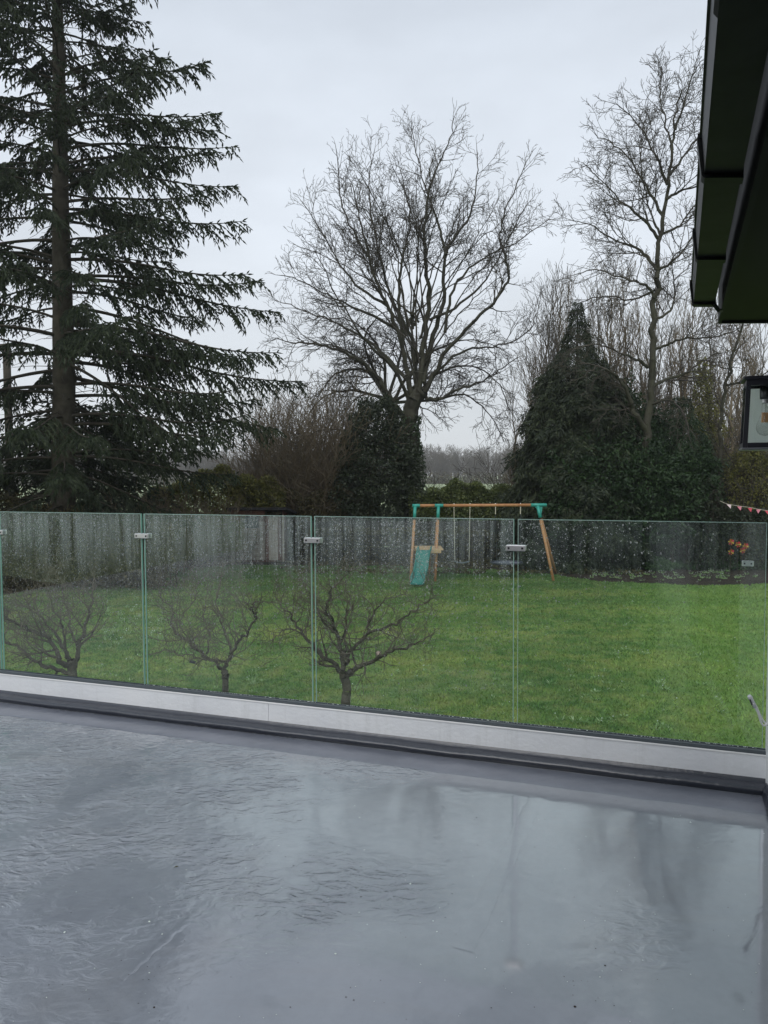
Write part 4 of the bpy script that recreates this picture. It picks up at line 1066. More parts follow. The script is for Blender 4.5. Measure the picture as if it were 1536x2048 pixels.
# ================================================================== TREES
# ---- spruce
def spruce():
    Y = 25.; sc = Y/1480
    line = [(127, 1060), (127, 960), (128, 760), (124, 560), (121, 400), (120, 250), (117, 100), (113, -120), (110, -420)]
    P = [PX(x, y, Y) for x, y in line]; P[0].z = -.05
    e = empty('spruce_tree', (P[0].x, Y, 0), 'tall dark spruce with drooping layered branches at the left', 'spruce')
    rad = [.44, .38, .36, .31, .265, .225, .19, .13, .03]
    pts = catmull([tuple(p) for p in P], 6); n = len(pts)
    rr = [np.interp(i/6, range(len(rad)), rad)*(1+rnd.gauss(0, .02)) for i in range(n)]
    m_ = MB(); m_.tube(pts, rr, 14); m_.build('trunk', m_bark_sp, e, True)
    pz = np.array([p[2] for p in pts]); px_ = np.array([p[0] for p in pts])
    segs = []; A0 = []; A1 = []; WW = []
    R = random.Random(11)
    ztop = pz[-1]
    prof_z = [2.6, 4.5, 6.8, 9.5, 12.5, 15.5, 18., 19.8, 22, 26, ztop]
    prof_l = [4.6, 6.4, 7.5, 6.9, 6.0, 5.5, 4.8, 3.3, 3.1, 1.8, .3]
    def grow_branch(z, az, L, e0, tipup):
        x0 = np.interp(z, pz, px_); p = np.array([x0, Y, z]); n = max(8, int(L/.28)); st = L/n
        h = np.array([math.cos(az), math.sin(az), 0.]); lat = np.array([-h[1], h[0], 0.])
        el = e0; pts = [p.copy()]; dirs = []
        bend = R.gauss(0, .02)
        for i in range(n):
            t = i/n
            el = e0 - .30*math.sin(min(1, t*1.5)*PI*.5) + tipup*max(0, t-.5)**1.2*1.6
            d = h*math.cos(el)+np.array([0, 0, 1.])*math.sin(el)+lat*(bend*i+R.gauss(0, .03)); d /= np.linalg.norm(d)
            dirs.append(d); p = p+d*st; pts.append(p.copy())
        r0 = .016+.0075*L
        for i in range(n): segs.append((*pts[i], *pts[i+1], r0*(1-.85*i/n), r0*(1-.85*(i+1)/n)))
        # side sprays
        for i in range(1, n+1):
            t = i/n
            if t < .23: continue
            env = min(1, (t-.10)*2.6)*(1.15-t)
            for sgn in (-1, 1):
                for rep in range(2):
                    if R.random() < .26: continue
                    Ls = (.35+.24*L*env)*R.uniform(.55, 1.1)*(.8 if t < .3 else 1); 
                    d = dirs[min(i, n-1)]*R.uniform(.6, 1.0)+lat*sgn*R.uniform(.4, 1.1)+np.array([0, 0, R.uniform(-.75, .05)]); d /= np.linalg.norm(d)
                    q = pts[i]-dirs[min(i, n-1)]*st*R.random(); ns = max(3, int(Ls/.13)); s2 = Ls/ns
                    for j in range(ns):
                        d = d+np.array([R.gauss(0, .08), R.gauss(0, .08), -.11+.03*j/ns]); d /= np.linalg.norm(d)
                        q2 = q+d*s2
                        A0.append(q); A1.append(q2+d*.05); WW.append(.028)
                        # short hanging needle twigs
                        if j < ns-1 or True:
                            for kk in range(2 if t > .3 else 1):
                                dd = d*.55+np.array([R.gauss(0, .5), R.gauss(0, .5), -R.uniform(.15, 1.0)]); dd /= np.linalg.norm(dd)
                                l2 = R.uniform(.12, .30)*(1.0 if t > .25 else .6)
                                A0.append(q2); A1.append(q2+dd*l2); WW.append(R.uniform(.018, .030))
                        q = q2
            # needles on the axis
            if t > .45:
                for kk in range(3):
                    dd = dirs[min(i, n-1)]+np.array([R.gauss(0, .45), R.gauss(0, .45), R.gauss(0.05, .35)]); dd /= np.linalg.norm(dd)
                    A0.append(pts[i]); A1.append(pts[i]+dd*R.uniform(.12, .26)); WW.append(.028)
    z = 2.7
    az = 0.3
    while z < ztop-.4:
        L0 = float(np.interp(z, prof_z, prof_l)); el = float(np.interp(z, [2.5, 6, 12, 17, 22, 30], [-.10, .0, .12, .32, .5, .8]))
        k = 5 if z < 17 else 6
        for j in range(k):
            az += 2*PI/k+R.gauss(0, .22)
            if R.random() < .15 and z < 17: continue
            if z > 20.5 and R.random() < .3: continue
            grow_branch(z+R.uniform(-.2, .2), az, L0*R.uniform(.50, 1.02), el+R.gauss(0, .14), R.uniform(.15, .85))
        az += .7
        z += .52 if z < 19.5 else .85
    # named outer branches on the visible right silhouette
    for (bx, by, tx, ty) in ((150, 55, 285, 10), (150, 190, 415, 120), (150, 245, 437, 220), (150, 300, 462, 272), (150, 345, 465, 360), (150, 405, 463, 418), (150, 430, 490, 450), (150, 520, 500, 556),
                             (150, 560, 543, 598), (150, 650, 560, 712), (150, 700, 580, 755), (150, 770, 500, 795), (150, 850, 515, 880), (150, 915, 470, 945)):
        a = PX(bx, by, Y); b = PX(tx, ty, Y); L = math.hypot(b.x-a.x, b.z-a.z); el = math.atan2(b.z-a.z, b.x-a.x)
        grow_branch(a.z, R.uniform(-.10, .10), L*1.09, el+.16, .42)
    # dead bare twigs near the trunk
    for _ in range(240):
        z = R.uniform(3, 19); az = R.uniform(0, 2*PI); L = R.uniform(.6, 2.2); x0 = np.interp(z, pz, px_); p = np.array([x0, Y, z]); d = np.array([math.cos(az), math.sin(az), R.uniform(-.4, .3)])
        for j in range(4):
            q = p+d*L/4; segs.append((*p, *q, .016*(1-j*.2), .016*(1-(j+1)*.2))); p = q; d = d+np.array([R.gauss(0, .2), R.gauss(0, .2), R.gauss(-.05, .15)])
    V, F = seg_mesh(segs, 4); put('branches', mesh_np('branches', V, F, True), m_bark_sp, e)
    V, F = cards(np.array(A0), np.array(A1), np.array(WW), 2)
    put('crown', mesh_np('crown', V, F), m_spruce, e)['kind'] = 'stuff'
    print('spruce', len(segs), len(A0))
spruce()

# ---- big bare tree in the middle
def big_tree():
    Y = 35.; R = random.Random(5)
    base = PX(826, 985, Y); e = empty('bare_tree', (base.x, Y, 0), 'large bare spreading tree with ivy clad trunk behind the hedge', 'tree')
    T = Bare(R, wig=.10, trop=.06, rmin=.0085, step=.31, ang=(.45, .95), ratio=.60, levels=4, dens=1.05, thick=.05)
    tr = [(826, 1050), (826, 960), (822, 890), (817, 850), (824, 812), (838, 784)]
    P = [PX(x, y, Y) for x, y in tr]; P[0].z = -.05
    T.limb(P, .44, .36, kids=False)
    def Lm(pts, dY, r0, r1=.05, klen=3.0, sp=.62, st=.42): T.limb(pxl(pts, Y, dY), r0*.62, .020, True, klen*.86, sp*.60, st)
    Lm([(812, 835), (796, 818), (771, 779), (737, 735), (700, 710), (640, 688), (590, 684), (546, 680)], -2.5, .25, .04, 2.6, .55)
    Lm([(826, 810), (815, 745), (796, 661), (771, 606), (737, 513), (720, 437), (703, 361)], -1.2, .24, .04, 3.2)
    Lm([(806, 690), (798, 600), (801, 540), (808, 505), (820, 440), (800, 340)], 1.6, .16, .035, 3.0)
    Lm([(836, 790), (846, 700), (853, 640), (859, 580), (850, 500), (850, 440), (864, 361), (895, 290), (908, 235)], -.6, .25, .035, 3.2)
    Lm([(846, 765), (862, 690), (885, 602), (889, 521), (898, 490), (935, 440), (952, 370), (955, 300)], 2.2, .23, .035, 3.1)
    Lm([(892, 510), (878, 450), (850, 370), (822, 258)], 1.8, .12, .03, 2.6)
    Lm([(850, 784), (889, 708), (944, 648), (986, 606), (1014, 564), (1016, 530), (1000, 480), (1010, 420), (1050, 330)], -2.0, .19, .035, 2.6)
    Lm([(890, 665), (906, 580), (940, 538), (990, 505), (1040, 480), (1095, 440)], 3.0, .13, .03, 2.6)
    Lm([(845, 792), (872, 801), (906, 782), (965, 763), (1005, 735), (1035, 715)], -1.0, .15, .03, 2.0, .5)
    Lm([(796, 661), (737, 627), (669, 598), (606, 564), (560, 550)], -2.5, .13, .03, 2.5)
    Lm([(775, 612), (711, 568), (661, 496), (606, 403)], 1.5, .12, .03, 2.6)
    Lm([(737, 513), (700, 450), (682, 400), (673, 300)], .8, .10, .03, 2.2)
    Lm([(860, 640), (923, 606), (985, 540), (1037, 437), (1060, 400)], 3.2, .12, .03, 2.6)
    Lm([(815, 760), (760, 700), (690, 655), (620, 625), (555, 600)], 3.5, .16, .03, 2.6)
    Lm([(835, 780), (820, 680), (770, 560), (740, 400), (745, 300)], 3.6, .17, .03, 3.0)
    Lm([(820, 805), (790, 740), (740, 690), (700, 640), (640, 520)], -3.4, .16, .03, 2.8)
    Lm([(845, 780), (880, 740), (930, 700), (1000, 690), (1060, 660), (1080, 600)], 2.5, .13, .03, 2.4)
    for k in range(20):          # finer inner limbs filling the fan
        a = math.radians(-78+156*(k+.5)/20+R.uniform(-4, 4)); rr_ = R.uniform(.62, .92)
        ex, ey = 828+math.sin(a)*275*rr_, 600-math.cos(a)*315*rr_
        hx, hy = R.uniform(812, 856), R.uniform(640, 770); bow = R.uniform(-18, 18)
        q1 = (hx+(ex-hx)*.30+bow*.5, hy+(ey-hy)*.42); q2 = (hx+(ex-hx)*.62+bow, hy+(ey-hy)*.74)
        T.limb(pxl([(hx, hy), q1, q2, (ex, ey)], Y, R.choice((-1, 1))*R.uniform(1.5, 4.5)), .055, .016, True, 2.0, .40, .50)
    Lm([(812, 850), (770, 850), (720, 865), (650, 860), (600, 880)], -1.0, .10, .02, 1.8, .5)
    print('big tree', T.build('trunk', 'twigs', m_bark, m_twig, e))
    D.objects[-1] if False else None
    # ivy on the trunk
    n = 5200; t = rng.random(n); zz = -.0+t*(PX(0, 835, Y).z); th = rng.uniform(0, 2*PI, n)
    pl = np.array([[p.x, p.z] for p in P]); xc = np.interp(zz, pl[:, 1], pl[:, 0])
    rr = .42+.14*rng.random(n)+.08*np.sin(th*3+zz*2)
    C0 = np.stack([xc+rr*np.cos(th), Y+rr*np.sin(th), zz], 1); d = rng.normal(size=(n, 3))*.6+np.array([0, 0, -.5]); d /= np.linalg.norm(d, axis=1, keepdims=True)
    V, F = cards(C0, C0+d*rng.uniform(.07, .13, n)[:, None], rng.uniform(.03, .055, n), 1); put('ivy', mesh_np('ivy', V, F), m_ivy, e)['kind'] = 'stuff'
big_tree()

def second_tree():
    """older, lower tree with fine drooping twigs behind the big one"""
    Y = 39.; R = random.Random(21); b = PX(800, 960, Y)
    e = empty('bare_tree', (b.x, Y, 0), 'lower bare tree with pale drooping twigs behind the large one', 'tree')
    T = Bare(R, wig=.2, trop=-.05, rmin=.010, step=.30, ratio=.62, levels=4, dens=1.1, thick=.05)
    T.limb([Vector((b.x, Y, 0)), PX(790, 860, Y), PX(775, 800, Y)], .35, .28, kids=False)
    for pts, dY in (([(775, 800), (740, 745), (690, 740), (650, 770), (620, 830)], -1), ([(775, 800), (720, 720), (660, 690), (615, 710)], 1), ([(775, 800), (760, 700), (700, 640), (640, 640)], 0),
                    ([(775, 800), (800, 720), (820, 650), (880, 620)], 1.5), ([(780, 810), (850, 760), (930, 730), (990, 760), (1020, 820)], -1), ([(780, 810), (840, 720), (930, 680), (1010, 700)], 2),
                    ([(780, 805), (860, 800), (930, 790), (980, 830), (1000, 870)], 0), ([(775, 800), (730, 690), (750, 640), (790, 610)], -2), ([(775, 800), (700, 780), (640, 800), (610, 850)], 2)):
        T.limb(pxl(pts, Y, dY), .10, .018, True, 2.2, .32, .2)
    print('second', T.build('trunk', 'twigs', m_bark, m_twig, e))
second_tree()

def right_tree():
    Y = 29.; R = random.Random(9); b = PX(1296, 1000, Y)
    e = empty('bare_tree', (b.x, Y, 0), 'tall slim bare tree rising above the dark cypress at the right', 'tree')
    T = Bare(R, wig=.17, trop=.05, rmin=.0080, step=.29, ratio=.64, levels=4, dens=1.12, thick=.045)
    tr = [(1290, 1080), (1292, 950), (1296, 850), (1303, 740), (1308, 640), (1312, 560), (1320, 460), (1336, 370), (1346, 290), (1352, 230), (1365, 180)]
    P = [PX(x, y, Y) for x, y in tr]; P[0].z = 0
    T.limb(P, .225, .03, False)
    def Lm(pts, dY, r0, r1=.025, klen=1.9, sp=.42, st=.15): T.limb(pxl(pts, Y, dY), r0*.85, .016, True, klen, sp*.75, st)
    T.trop = -.05
    Lm([(1292, 860), (1270, 825), (1250, 775), (1225, 745), (1190, 735), (1160, 760)], -2, .15, .03, 1.6)
    Lm([(1295, 735), (1270, 718), (1230, 702), (1190, 688), (1150, 700)], -1.5, .08, .02, 1.5)
    Lm([(1300, 810), (1340, 800), (1370, 830), (1380, 880)], -1.5, .07, .02, 1.4)
    T.trop = .05
    Lm([(1305, 775), (1330, 758), (1366, 748), (1412, 717), (1464, 700)], 1, .09, .02)
    Lm([(1308, 700), (1340, 685), (1366, 679), (1436, 672), (1500, 650)], -1, .07)
    Lm([(1311, 640), (1340, 620), (1350, 590), (1350, 560), (1380, 530)], .5, .07)
    Lm([(1312, 600), (1290, 570), (1240, 555), (1190, 540), (1150, 550)], -1.2, .07)
    Lm([(1314, 540), (1280, 500), (1230, 480), (1180, 450), (1140, 440)], 1.2, .08)
    Lm([(1318, 480), (1290, 440), (1240, 400), (1190, 350), (1170, 330)], -1, .08)
    Lm([(1325, 430), (1290, 370), (1240, 300), (1190, 265)], 1.4, .075)
    Lm([(1335, 370), (1310, 310), (1270, 240), (1225, 205)], -.8, .07)
    Lm([(1345, 300), (1330, 240), (1320, 180), (1325, 135)], .8, .06)
    Lm([(1350, 260), (1370, 200), (1385, 150), (1405, 120)], -.6, .06)
    Lm([(1340, 350), (1370, 310), (1400, 270), (1440, 240)], .8, .07)
    Lm([(1330, 400), (1365, 380), (1400, 370), (1450, 330)], -1, .07)
    Lm([(1320, 470), (1360, 450), (1400, 400), (1450, 390)], 1.2, .07)
    Lm([(1314, 540), (1350, 520), (1390, 470), (1440, 450)], -1, .07)
    Lm([(1320, 470), (1300, 420), (1280, 330), (1285, 250)], 2.0, .06)
    Lm([(1310, 580), (1260, 600), (1210, 590), (1150, 610)], 2, .06)
    print('right', T.build('trunk', 'twigs', m_bark, m_twig, e))
right_tree()

# ---- upright thicket trees behind the conifers: prototypes copied
def thicket_proto(seed, H, name, lab, group, mt, x, Y, dens=.62, lean=0):
    R = random.Random(seed); T = Bare(R, wig=.10, trop=.16, rmin=.010, step=.42, ang=(.3, .6), ratio=.58, levels=3, dens=1.15, thick=.05)
    pts = [(0, 0, 0)]; 
    for i in range(1, 6): pts.append((lean*i/5+R.gauss(0, .15), R.gauss(0, .15), H*i/5))
    T.limb(pts, H*.0105, .02, True, H*.27, .36, .12)
    e = empty(name, (x, Y, 0), lab, 'tree', group)
    V, F = seg_mesh(T.big, 6) if T.big else (None, None)
    if V is not None: put('trunk', mesh_np('trunk', V, F, True), mt, e, world=False)
    V, F = seg_mesh(T.small, 3); put('twigs', mesh_np('twigs', V, F, True), mt, e, world=False)['kind'] = 'stuff'
    return e
def copy_thing(o, loc, rz, sc=1., label=None):
    c = link(o.copy()); c.location = loc; c.rotation_euler = (0, 0, rz); c.scale = (sc,)*3
    if label: c['label'] = label
    for ch in o.children:
        d = link(ch.copy()); d.parent = c; d.matrix_parent_inverse = ch.matrix_parent_inverse.copy()
    return c
def thicket():
    lab = 'slender upright bare tree in the thicket behind the dark cypress'
    g = 'slender bare trees crowded behind the cypress'
    protos = [thicket_proto(31+i, h, 'thicket_tree', lab, g, mt, PX(x, 0, Yy).x, Yy) for i, (h, mt, x, Yy) in enumerate(((13.2, m_twig_br, 1225, 38), (12.2, m_twig_br, 1390, 37), (13.8, m_twig_pale, 1120, 41), (11.2, m_twig_br, 1470, 36)))]
    R = random.Random(3)
    spots = [(1035, 42, .68), (1075, 44, .9), (1170, 40, .85), (1215, 43, .95), (1280, 39, .85), (1345, 39.5, .85), (1400, 38, .75), (1450, 37.5, .7), (1500, 39, .75), (1065, 40, .80), (1100, 43, .92), (1085, 41, .98), (1150, 39, 1.0), (1180, 43, 1.05), (1205, 37, .88), (1245, 42, 1.05), (1262, 38, .95), (1290, 41, 1.0), (1330, 38, .92), (1350, 43, 1.05), (1372, 40, .95), (1410, 42, .95), (1435, 39, .9), (1455, 43, .95), (1490, 41, .85), (1515, 38, .80), (1540, 42, .85), (1570, 39, .8), (1310, 45, 1.1), (1225, 46, 1.1)]
    for i, (x, Y, s) in enumerate(spots):
        copy_thing(protos[i % 4], (PX(x, 0, Y).x, Y, 0), R.uniform(0, 6.28), s*R.uniform(.93, 1.03))
    copy_thing(protos[2], (PX(1100, 0, 40).x, 40, 0), 2.2, .95)
    # leaning dark stem right, in front
    Y = 30.; R = random.Random(77); b = PX(1435, 1000, Y); e = empty('bare_tree', (b.x, Y, 0), 'thin dark leaning tree stem just left of the wall lantern', 'tree')
    T = Bare(R, wig=.16, trop=.04, rmin=.008, step=.30, ratio=.58, levels=4, dens=.9, thick=.04)
    P = [Vector((b.x, Y, 0)), PX(1437, 900, Y), PX(1440, 840, Y), PX(1452, 770, Y), PX(1470, 700, Y), PX(1490, 620, Y)]
    T.limb(P, .12, .04, True, 2.0, .4, .35)
    T.limb(pxl([(1452, 770), (1480, 765), (1510, 758), (1560, 730)], Y, -1), .05, .02, True, 1.6, .35, .1)
    T.limb(pxl([(1440, 880), (1470, 930), (1520, 960), (1560, 1000)], Y, -1), .04, .015, True, 1.4, .35, .1)
    T.build('trunk', 'twigs', m_bark, m_twig, e)
thicket()

# ---- leafy masses
def surf_pts(blobs, n, R, thin=.35, rough=.16, zmin=.02):
    """points close under the lumpy surface of a union of ellipsoids"""
    B = np.array(blobs, dtype=float)          # cx cy cz rx ry rz
    vol = (B[:, 3]*B[:, 4]+B[:, 3]*B[:, 5]+B[:, 4]*B[:, 5]); k = R.choice(len(B), n*2, p=vol/vol.sum())
    d = R.normal(size=(n*2, 3)); d /= np.linalg.norm(d, axis=1, keepdims=True)
    rr = 1-thin*R.random(n*2)**1.5
    wob = 1+rough*(np.sin(d[:, 0]*7+k*1.7)*np.cos(d[:, 2]*9+k)+.6*np.sin(d[:, 1]*13+d[:, 2]*11+k*2.1))
    P = B[k, :3]+d*B[k, 3:]*(rr*wob)[:, None]
    ok = P[:, 2] > zmin
    for i, b in enumerate(B):       # drop points deep inside another blob
        q = (P-b[:3])/b[3:]; ok &= ~((np.linalg.norm(q, axis=1) < .62) & (k != i))
    return P[ok][:n], d[ok][:n]
def leaf_obj(name, P, Dn, m, parent, size, width, droop=.3, spread=.8, rolls=1):
    n = len(P); d = Dn*.5+rng.normal(size=(n, 3))*spread; d[:, 2] -= droop; d /= np.linalg.norm(d, axis=1, keepdims=True)
    V, F = cards(P, P+d*(size*rng.uniform(.6, 1.3, n))[:, None], width*rng.uniform(.7, 1.3, n), rolls)
    o = put(name, mesh_np(name, V, F), m, parent); o['kind'] = 'stuff'; return o
def blob_px(x, y, rx, ry, Y, ryY=None):
    c = PX(x, y, Y); s = Y/1480; return (c.x, Y, c.z, rx*s, (ryY or rx*s), ry*s)

def cypress(label, cols, cx, Yc, prof, nspray, seed, size=.5, name='cypress_tree'):
    """conifer of drooping fan sprays: prof = [(z, radius)], fans hang outwards and down"""
    R = np.random.default_rng(seed)
    e = empty(name, (cx, Yc, 0), label, 'conifer')
    z = np.array([p[0] for p in prof]); r = np.array([p[1] for p in prof])
    m_ = MB(); m_.tube([(cx, Yc, 0), (cx, Yc, z[-1]*.6), (cx, Yc, z[-1]-.2)], [.22, .10, .02], 8); m_.build('trunk', m_bark_sp, e, True)
    w = R.random(nspray); zc = np.interp(w, np.cumsum(np.r_[0, np.diff(z)*(r[1:]+r[:-1]+.2)])/np.sum(np.diff(z)*(r[1:]+r[:-1]+.2)), z)
    th = R.uniform(0, 2*PI, nspray); rad = np.interp(zc, z, r)
    lump = 1+.11*np.sin(th*5+zc*1.3)+.10*np.sin(th*9-zc*2.9)+.12*np.sin(th*3+zc*4)+.08*np.sin(th*14+zc*9)
    fr = 1-.38*R.random(nspray)**2
    B = np.stack([cx+np.cos(th)*rad*lump*fr, Yc+np.sin(th)*rad*lump*fr, zc], 1)
    out = np.stack([np.cos(th), np.sin(th), np.zeros(nspray)], 1)
    ax = out*.55+np.array([0, 0, -.85])+R.normal(size=(nspray, 3))*.28; ax /= np.linalg.norm(ax, axis=1, keepdims=True)
    lat = np.cross(ax, out); lat /= np.linalg.norm(lat, axis=1, keepdims=True)+1e-9
    S = size*R.uniform(.5, 1.3, nspray)*np.clip(rad/1.4, .62, 1)
    P0, P1, W_ = [], [], []
    nf = 9
    for k in range(nf):        # each spray: midrib with paired fronds
        t = (k//2)/4.2; sg = (1 if k % 2 else -1)
        o = B+ax*(S*t*.75)[:, None]
        dd = ax*.85+lat*sg*(.75 if k < nf-1 else 0)+R.normal(size=(nspray, 3))*.16; dd /= np.linalg.norm(dd, axis=1, keepdims=True)
        L = S*(.55-.25*t)
        P0.append(o); P1.append(o+dd*L[:, None]); W_.append(S*.047)
    V, F = cards(np.concatenate(P0), np.concatenate(P1), np.concatenate(W_), 1)
    put('crown', mesh_np('crown', V, F), cols, e)['kind'] = 'stuff'
    return e
xa = PX(1160, 0, 30.5).x
cypress('dark cypress with pointed top and weeping fan sprays beside the swing set', m_cyp, xa, 30.5,
        [(0, 2.8), (2.0, 2.75), (3.2, 2.4), (4.7, 2.05), (6.4, 1.7), (7.6, 1.35), (8.4, .95), (8.9, .55), (9.5, .40), (10.1, .28), (10.7, .10)], 14000, 1, .50)
xb = PX(1372, 0, 30.8).x
cypress('smaller dark green cypress behind the slim bare tree', m_cyp2, xb, 30.8, [(0, 1.9), (2, 1.9), (3.5, 1.6), (5, 1.15), (6, .7), (6.9, .2)], 5000, 2, .42)
def yew():
    e = empty('conifer_bush', (PX(1200, 0, 28.7).x, 28.7, 0), 'dense deep green conifer bush at the foot of the cypress', 'bush')
    bl = [blob_px(1150, 970, 65, 75, 28.8, 1.0), blob_px(1215, 955, 80, 80, 28.8, 1.1), blob_px(1290, 965, 70, 80, 28.8, 1.0), blob_px(1345, 990, 60, 60, 28.6, 1.), blob_px(1190, 1030, 110, 60, 28.7, 1.1), blob_px(1310, 1040, 100, 55, 28.7, 1.1), blob_px(1270, 880, 55, 75, 30.6, .9), blob_px(1325, 900, 50, 70, 30.8, .9), blob_px(1235, 830, 40, 70, 30.9, .8), blob_px(1390, 960, 45, 70, 29.2, .9)]
    P, d = surf_pts(bl, 42000, np.random.default_rng(4), .5, .26)
    leaf_obj('crown', P, d, m_cyp2, e, .17, .035, .25, .7)
    m_ = MB(); [m_.tube([(b[0], b[1], 0), (b[0]+.1, b[1], max(.5, b[2]))], [.09, .04], 6) for b in bl[:4]]; m_.build('stems', m_bark_sp, e)
yew()
def holly():
    Y = 33.6; e = empty('holly_tree', (PX(752, 0, Y).x, Y, 0), 'dense dark holly mound left of the ivy clad trunk', 'holly')
    bl = [blob_px(752, 940, 78, 85, Y, 1.6), blob_px(745, 865, 50, 60, Y, 1.1), blob_px(768, 832, 32, 40, Y, .8), blob_px(710, 960, 45, 75, Y, 1.1), blob_px(800, 950, 38, 75, Y, 1.), blob_px(752, 1000, 90, 60, Y, 1.7), blob_px(722, 890, 35, 45, Y, .8), blob_px(735, 820, 18, 26, Y, .5), blob_px(785, 880, 28, 45, Y, .8)]
    P, d = surf_pts(bl, 34000, np.random.default_rng(6), .5, .24)
    leaf_obj('crown', P, d, m_holly, e, .12, .04, .3, .9)
    m_ = MB(); m_.tube([(PX(752, 0, Y).x, Y, 0), PX(750, 900, Y), PX(748, 850, Y)], [.16, .1, .05], 7); m_.build('trunk', m_bark, e)
holly()

def hedge(name, label, xs, Y, tops, thick, n, m, leaf=(.10, .035), seed=1, cat='hedge', sub=None):
    """clipped-ish hedge row along the back, top line from pixel heights"""
    R = np.random.default_rng(seed); x0 = PX(xs[0], 0, Y).x; x1 = PX(xs[-1], 0, Y).x
    e = empty(name, ((x0+x1)/2, Y, 0), label, cat)
    X = R.uniform(x0, x1, n); zt = np.interp(X, [PX(x, 0, Y).x for x in xs], [PX(x, t, Y).z for x, t in zip(xs, tops)])
    zt = zt*(1+.05*np.sin(X*2.3)+.04*np.sin(X*6.1+1))
    # mostly front face and top
    u = R.random(n); top = u < .35
    dpt = np.where(top, R.uniform(-1, 1, n), -1+.5*R.random(n)**1.5); Z = np.where(top, zt-.35*R.random(n)**1.6*zt*.3, zt*R.random(n)**.8)
    bul = 1-.25*(Z/zt)**3
    P = np.stack([X, Y+dpt*thick*bul*(1+.18*np.sin(X*3.1+Z*2)+.12*np.sin(X*7.7+Z*5)), np.maximum(Z, .03)+R.normal(0, .05, n)*top], 1)
    d = np.stack([np.zeros(n), np.where(top, 0, -1), np.where(top, 1, .1)], 1)
    leaf_obj('foliage', P, d, m, e, leaf[0], leaf[1], .1, .8)
    # inner stems: upright and crossing, give the hedge its dark inside
    k = int((x1-x0)*14); S = []
    for i in range(k):
        xx = R.uniform(x0, x1); zz = np.interp(xx, [PX(x, 0, Y).x for x in xs], [PX(x, t, Y).z for x, t in zip(xs, tops)])
        p = np.array([xx, Y+R.normal(0, thick*.3), 0]); 
        for j in range(5):
            q = p+np.array([R.normal(0, .14), R.normal(0, .10), zz/5*R.uniform(.8, 1.18)]); S.append((*p, *q, .018*(1-j*.15), .018*(1-(j+1)*.15))); p = q
    V, F = seg_mesh(S, 4); o = put('stems', mesh_np('stems', V, F, True), m_oldst, e); o['kind'] = 'stuff'
    return e
hedge('garden_hedge', 'leafy green hedge behind the swing beam, field showing above it', [815, 850, 900, 960, 1010, 1060, 1100], 33.4, [985, 982, 975, 972, 976, 985, 990], .8, 42000, m_hedge, (.13, .042), 3)
hedge('garden_hedge', 'yellowish green hedge top left of the brown thicket', [250, 290, 330, 370, 420, 470, 520, 560], 33.2, [1012, 990, 972, 956, 945, 948, 962, 985], .9, 36000, m_yellow, (.13, .045), 4)
hedge('garden_hedge', 'olive hedge running behind the shed towards the holly', [440, 500, 560, 620, 700, 760], 33.6, [985, 980, 985, 985, 975, 985], .8, 19000, m_oldleaf, (.10, .034), 5)
hedge('border_bush', 'low dark undergrowth beneath the spruce at the left edge', [-130, -60, 0, 60, 130, 200, 280, 340], 24.8, [1000, 985, 1000, 1010, 1030, 1040, 1052, 1065], .9, 14000, m_oldleaf, (.10, .034), 6, 'undergrowth')
hedge('border_bush', 'dark leafy border in front of the back fence under the hedge', [600, 700, 800, 900, 1000, 1100], 31.6, [1062, 1055, 1062, 1060, 1066, 1060], .30, 7000, m_oldleaf, (.09, .03), 8, 'border')
hedge('border_bush', 'deep green bank left of the shed behind the damp glass', [140, 220, 300, 380, 440, 470], 31.0, [1045, 1035, 1030, 1035, 1040, 1050], .6, 10000, m_hedge, (.09, .03), 9, 'border')
hedge('right_shrub', 'yellow green leafy shrub below the lantern at the right edge', [1460, 1490, 1530, 1580, 1640], 29.5, [960, 915, 900, 905, 920], .9, 11000, m_yellow, (.10, .035), 10, 'shrub')
hedge('right_shrub', 'dark shrub behind the windmills at the right', [1385, 1420, 1470, 1530, 1600], 28.6, [1000, 1005, 1015, 1030, 1030], .6, 9000, m_holly, (.10, .035), 11, 'shrub')
def yellow_tree():
    Y = 33.; e = empty('ivy_tree', (PX(1420, 0, Y).x, Y, 0), 'yellow green ivy covered tree rising behind the small cypress', 'tree')
    bl = [blob_px(1410, 830, 26, 95, Y, .7), blob_px(1425, 900, 34, 80, Y, .8), blob_px(1405, 760, 14, 50, Y, .4), blob_px(1440, 960, 50, 60, Y, .9)]
    P, d = surf_pts(bl, 5200, np.random.default_rng(16), .7, .3); leaf_obj('crown', P, d, m_yellow, e, .12, .04, .2, .9)
    m_ = MB(); m_.tube([(PX(1425, 0, Y).x, Y, 0), PX(1420, 850, Y), PX(1408, 720, Y)], [.16, .09, .03], 7); m_.build('trunk', m_bark, e)
yellow_tree()
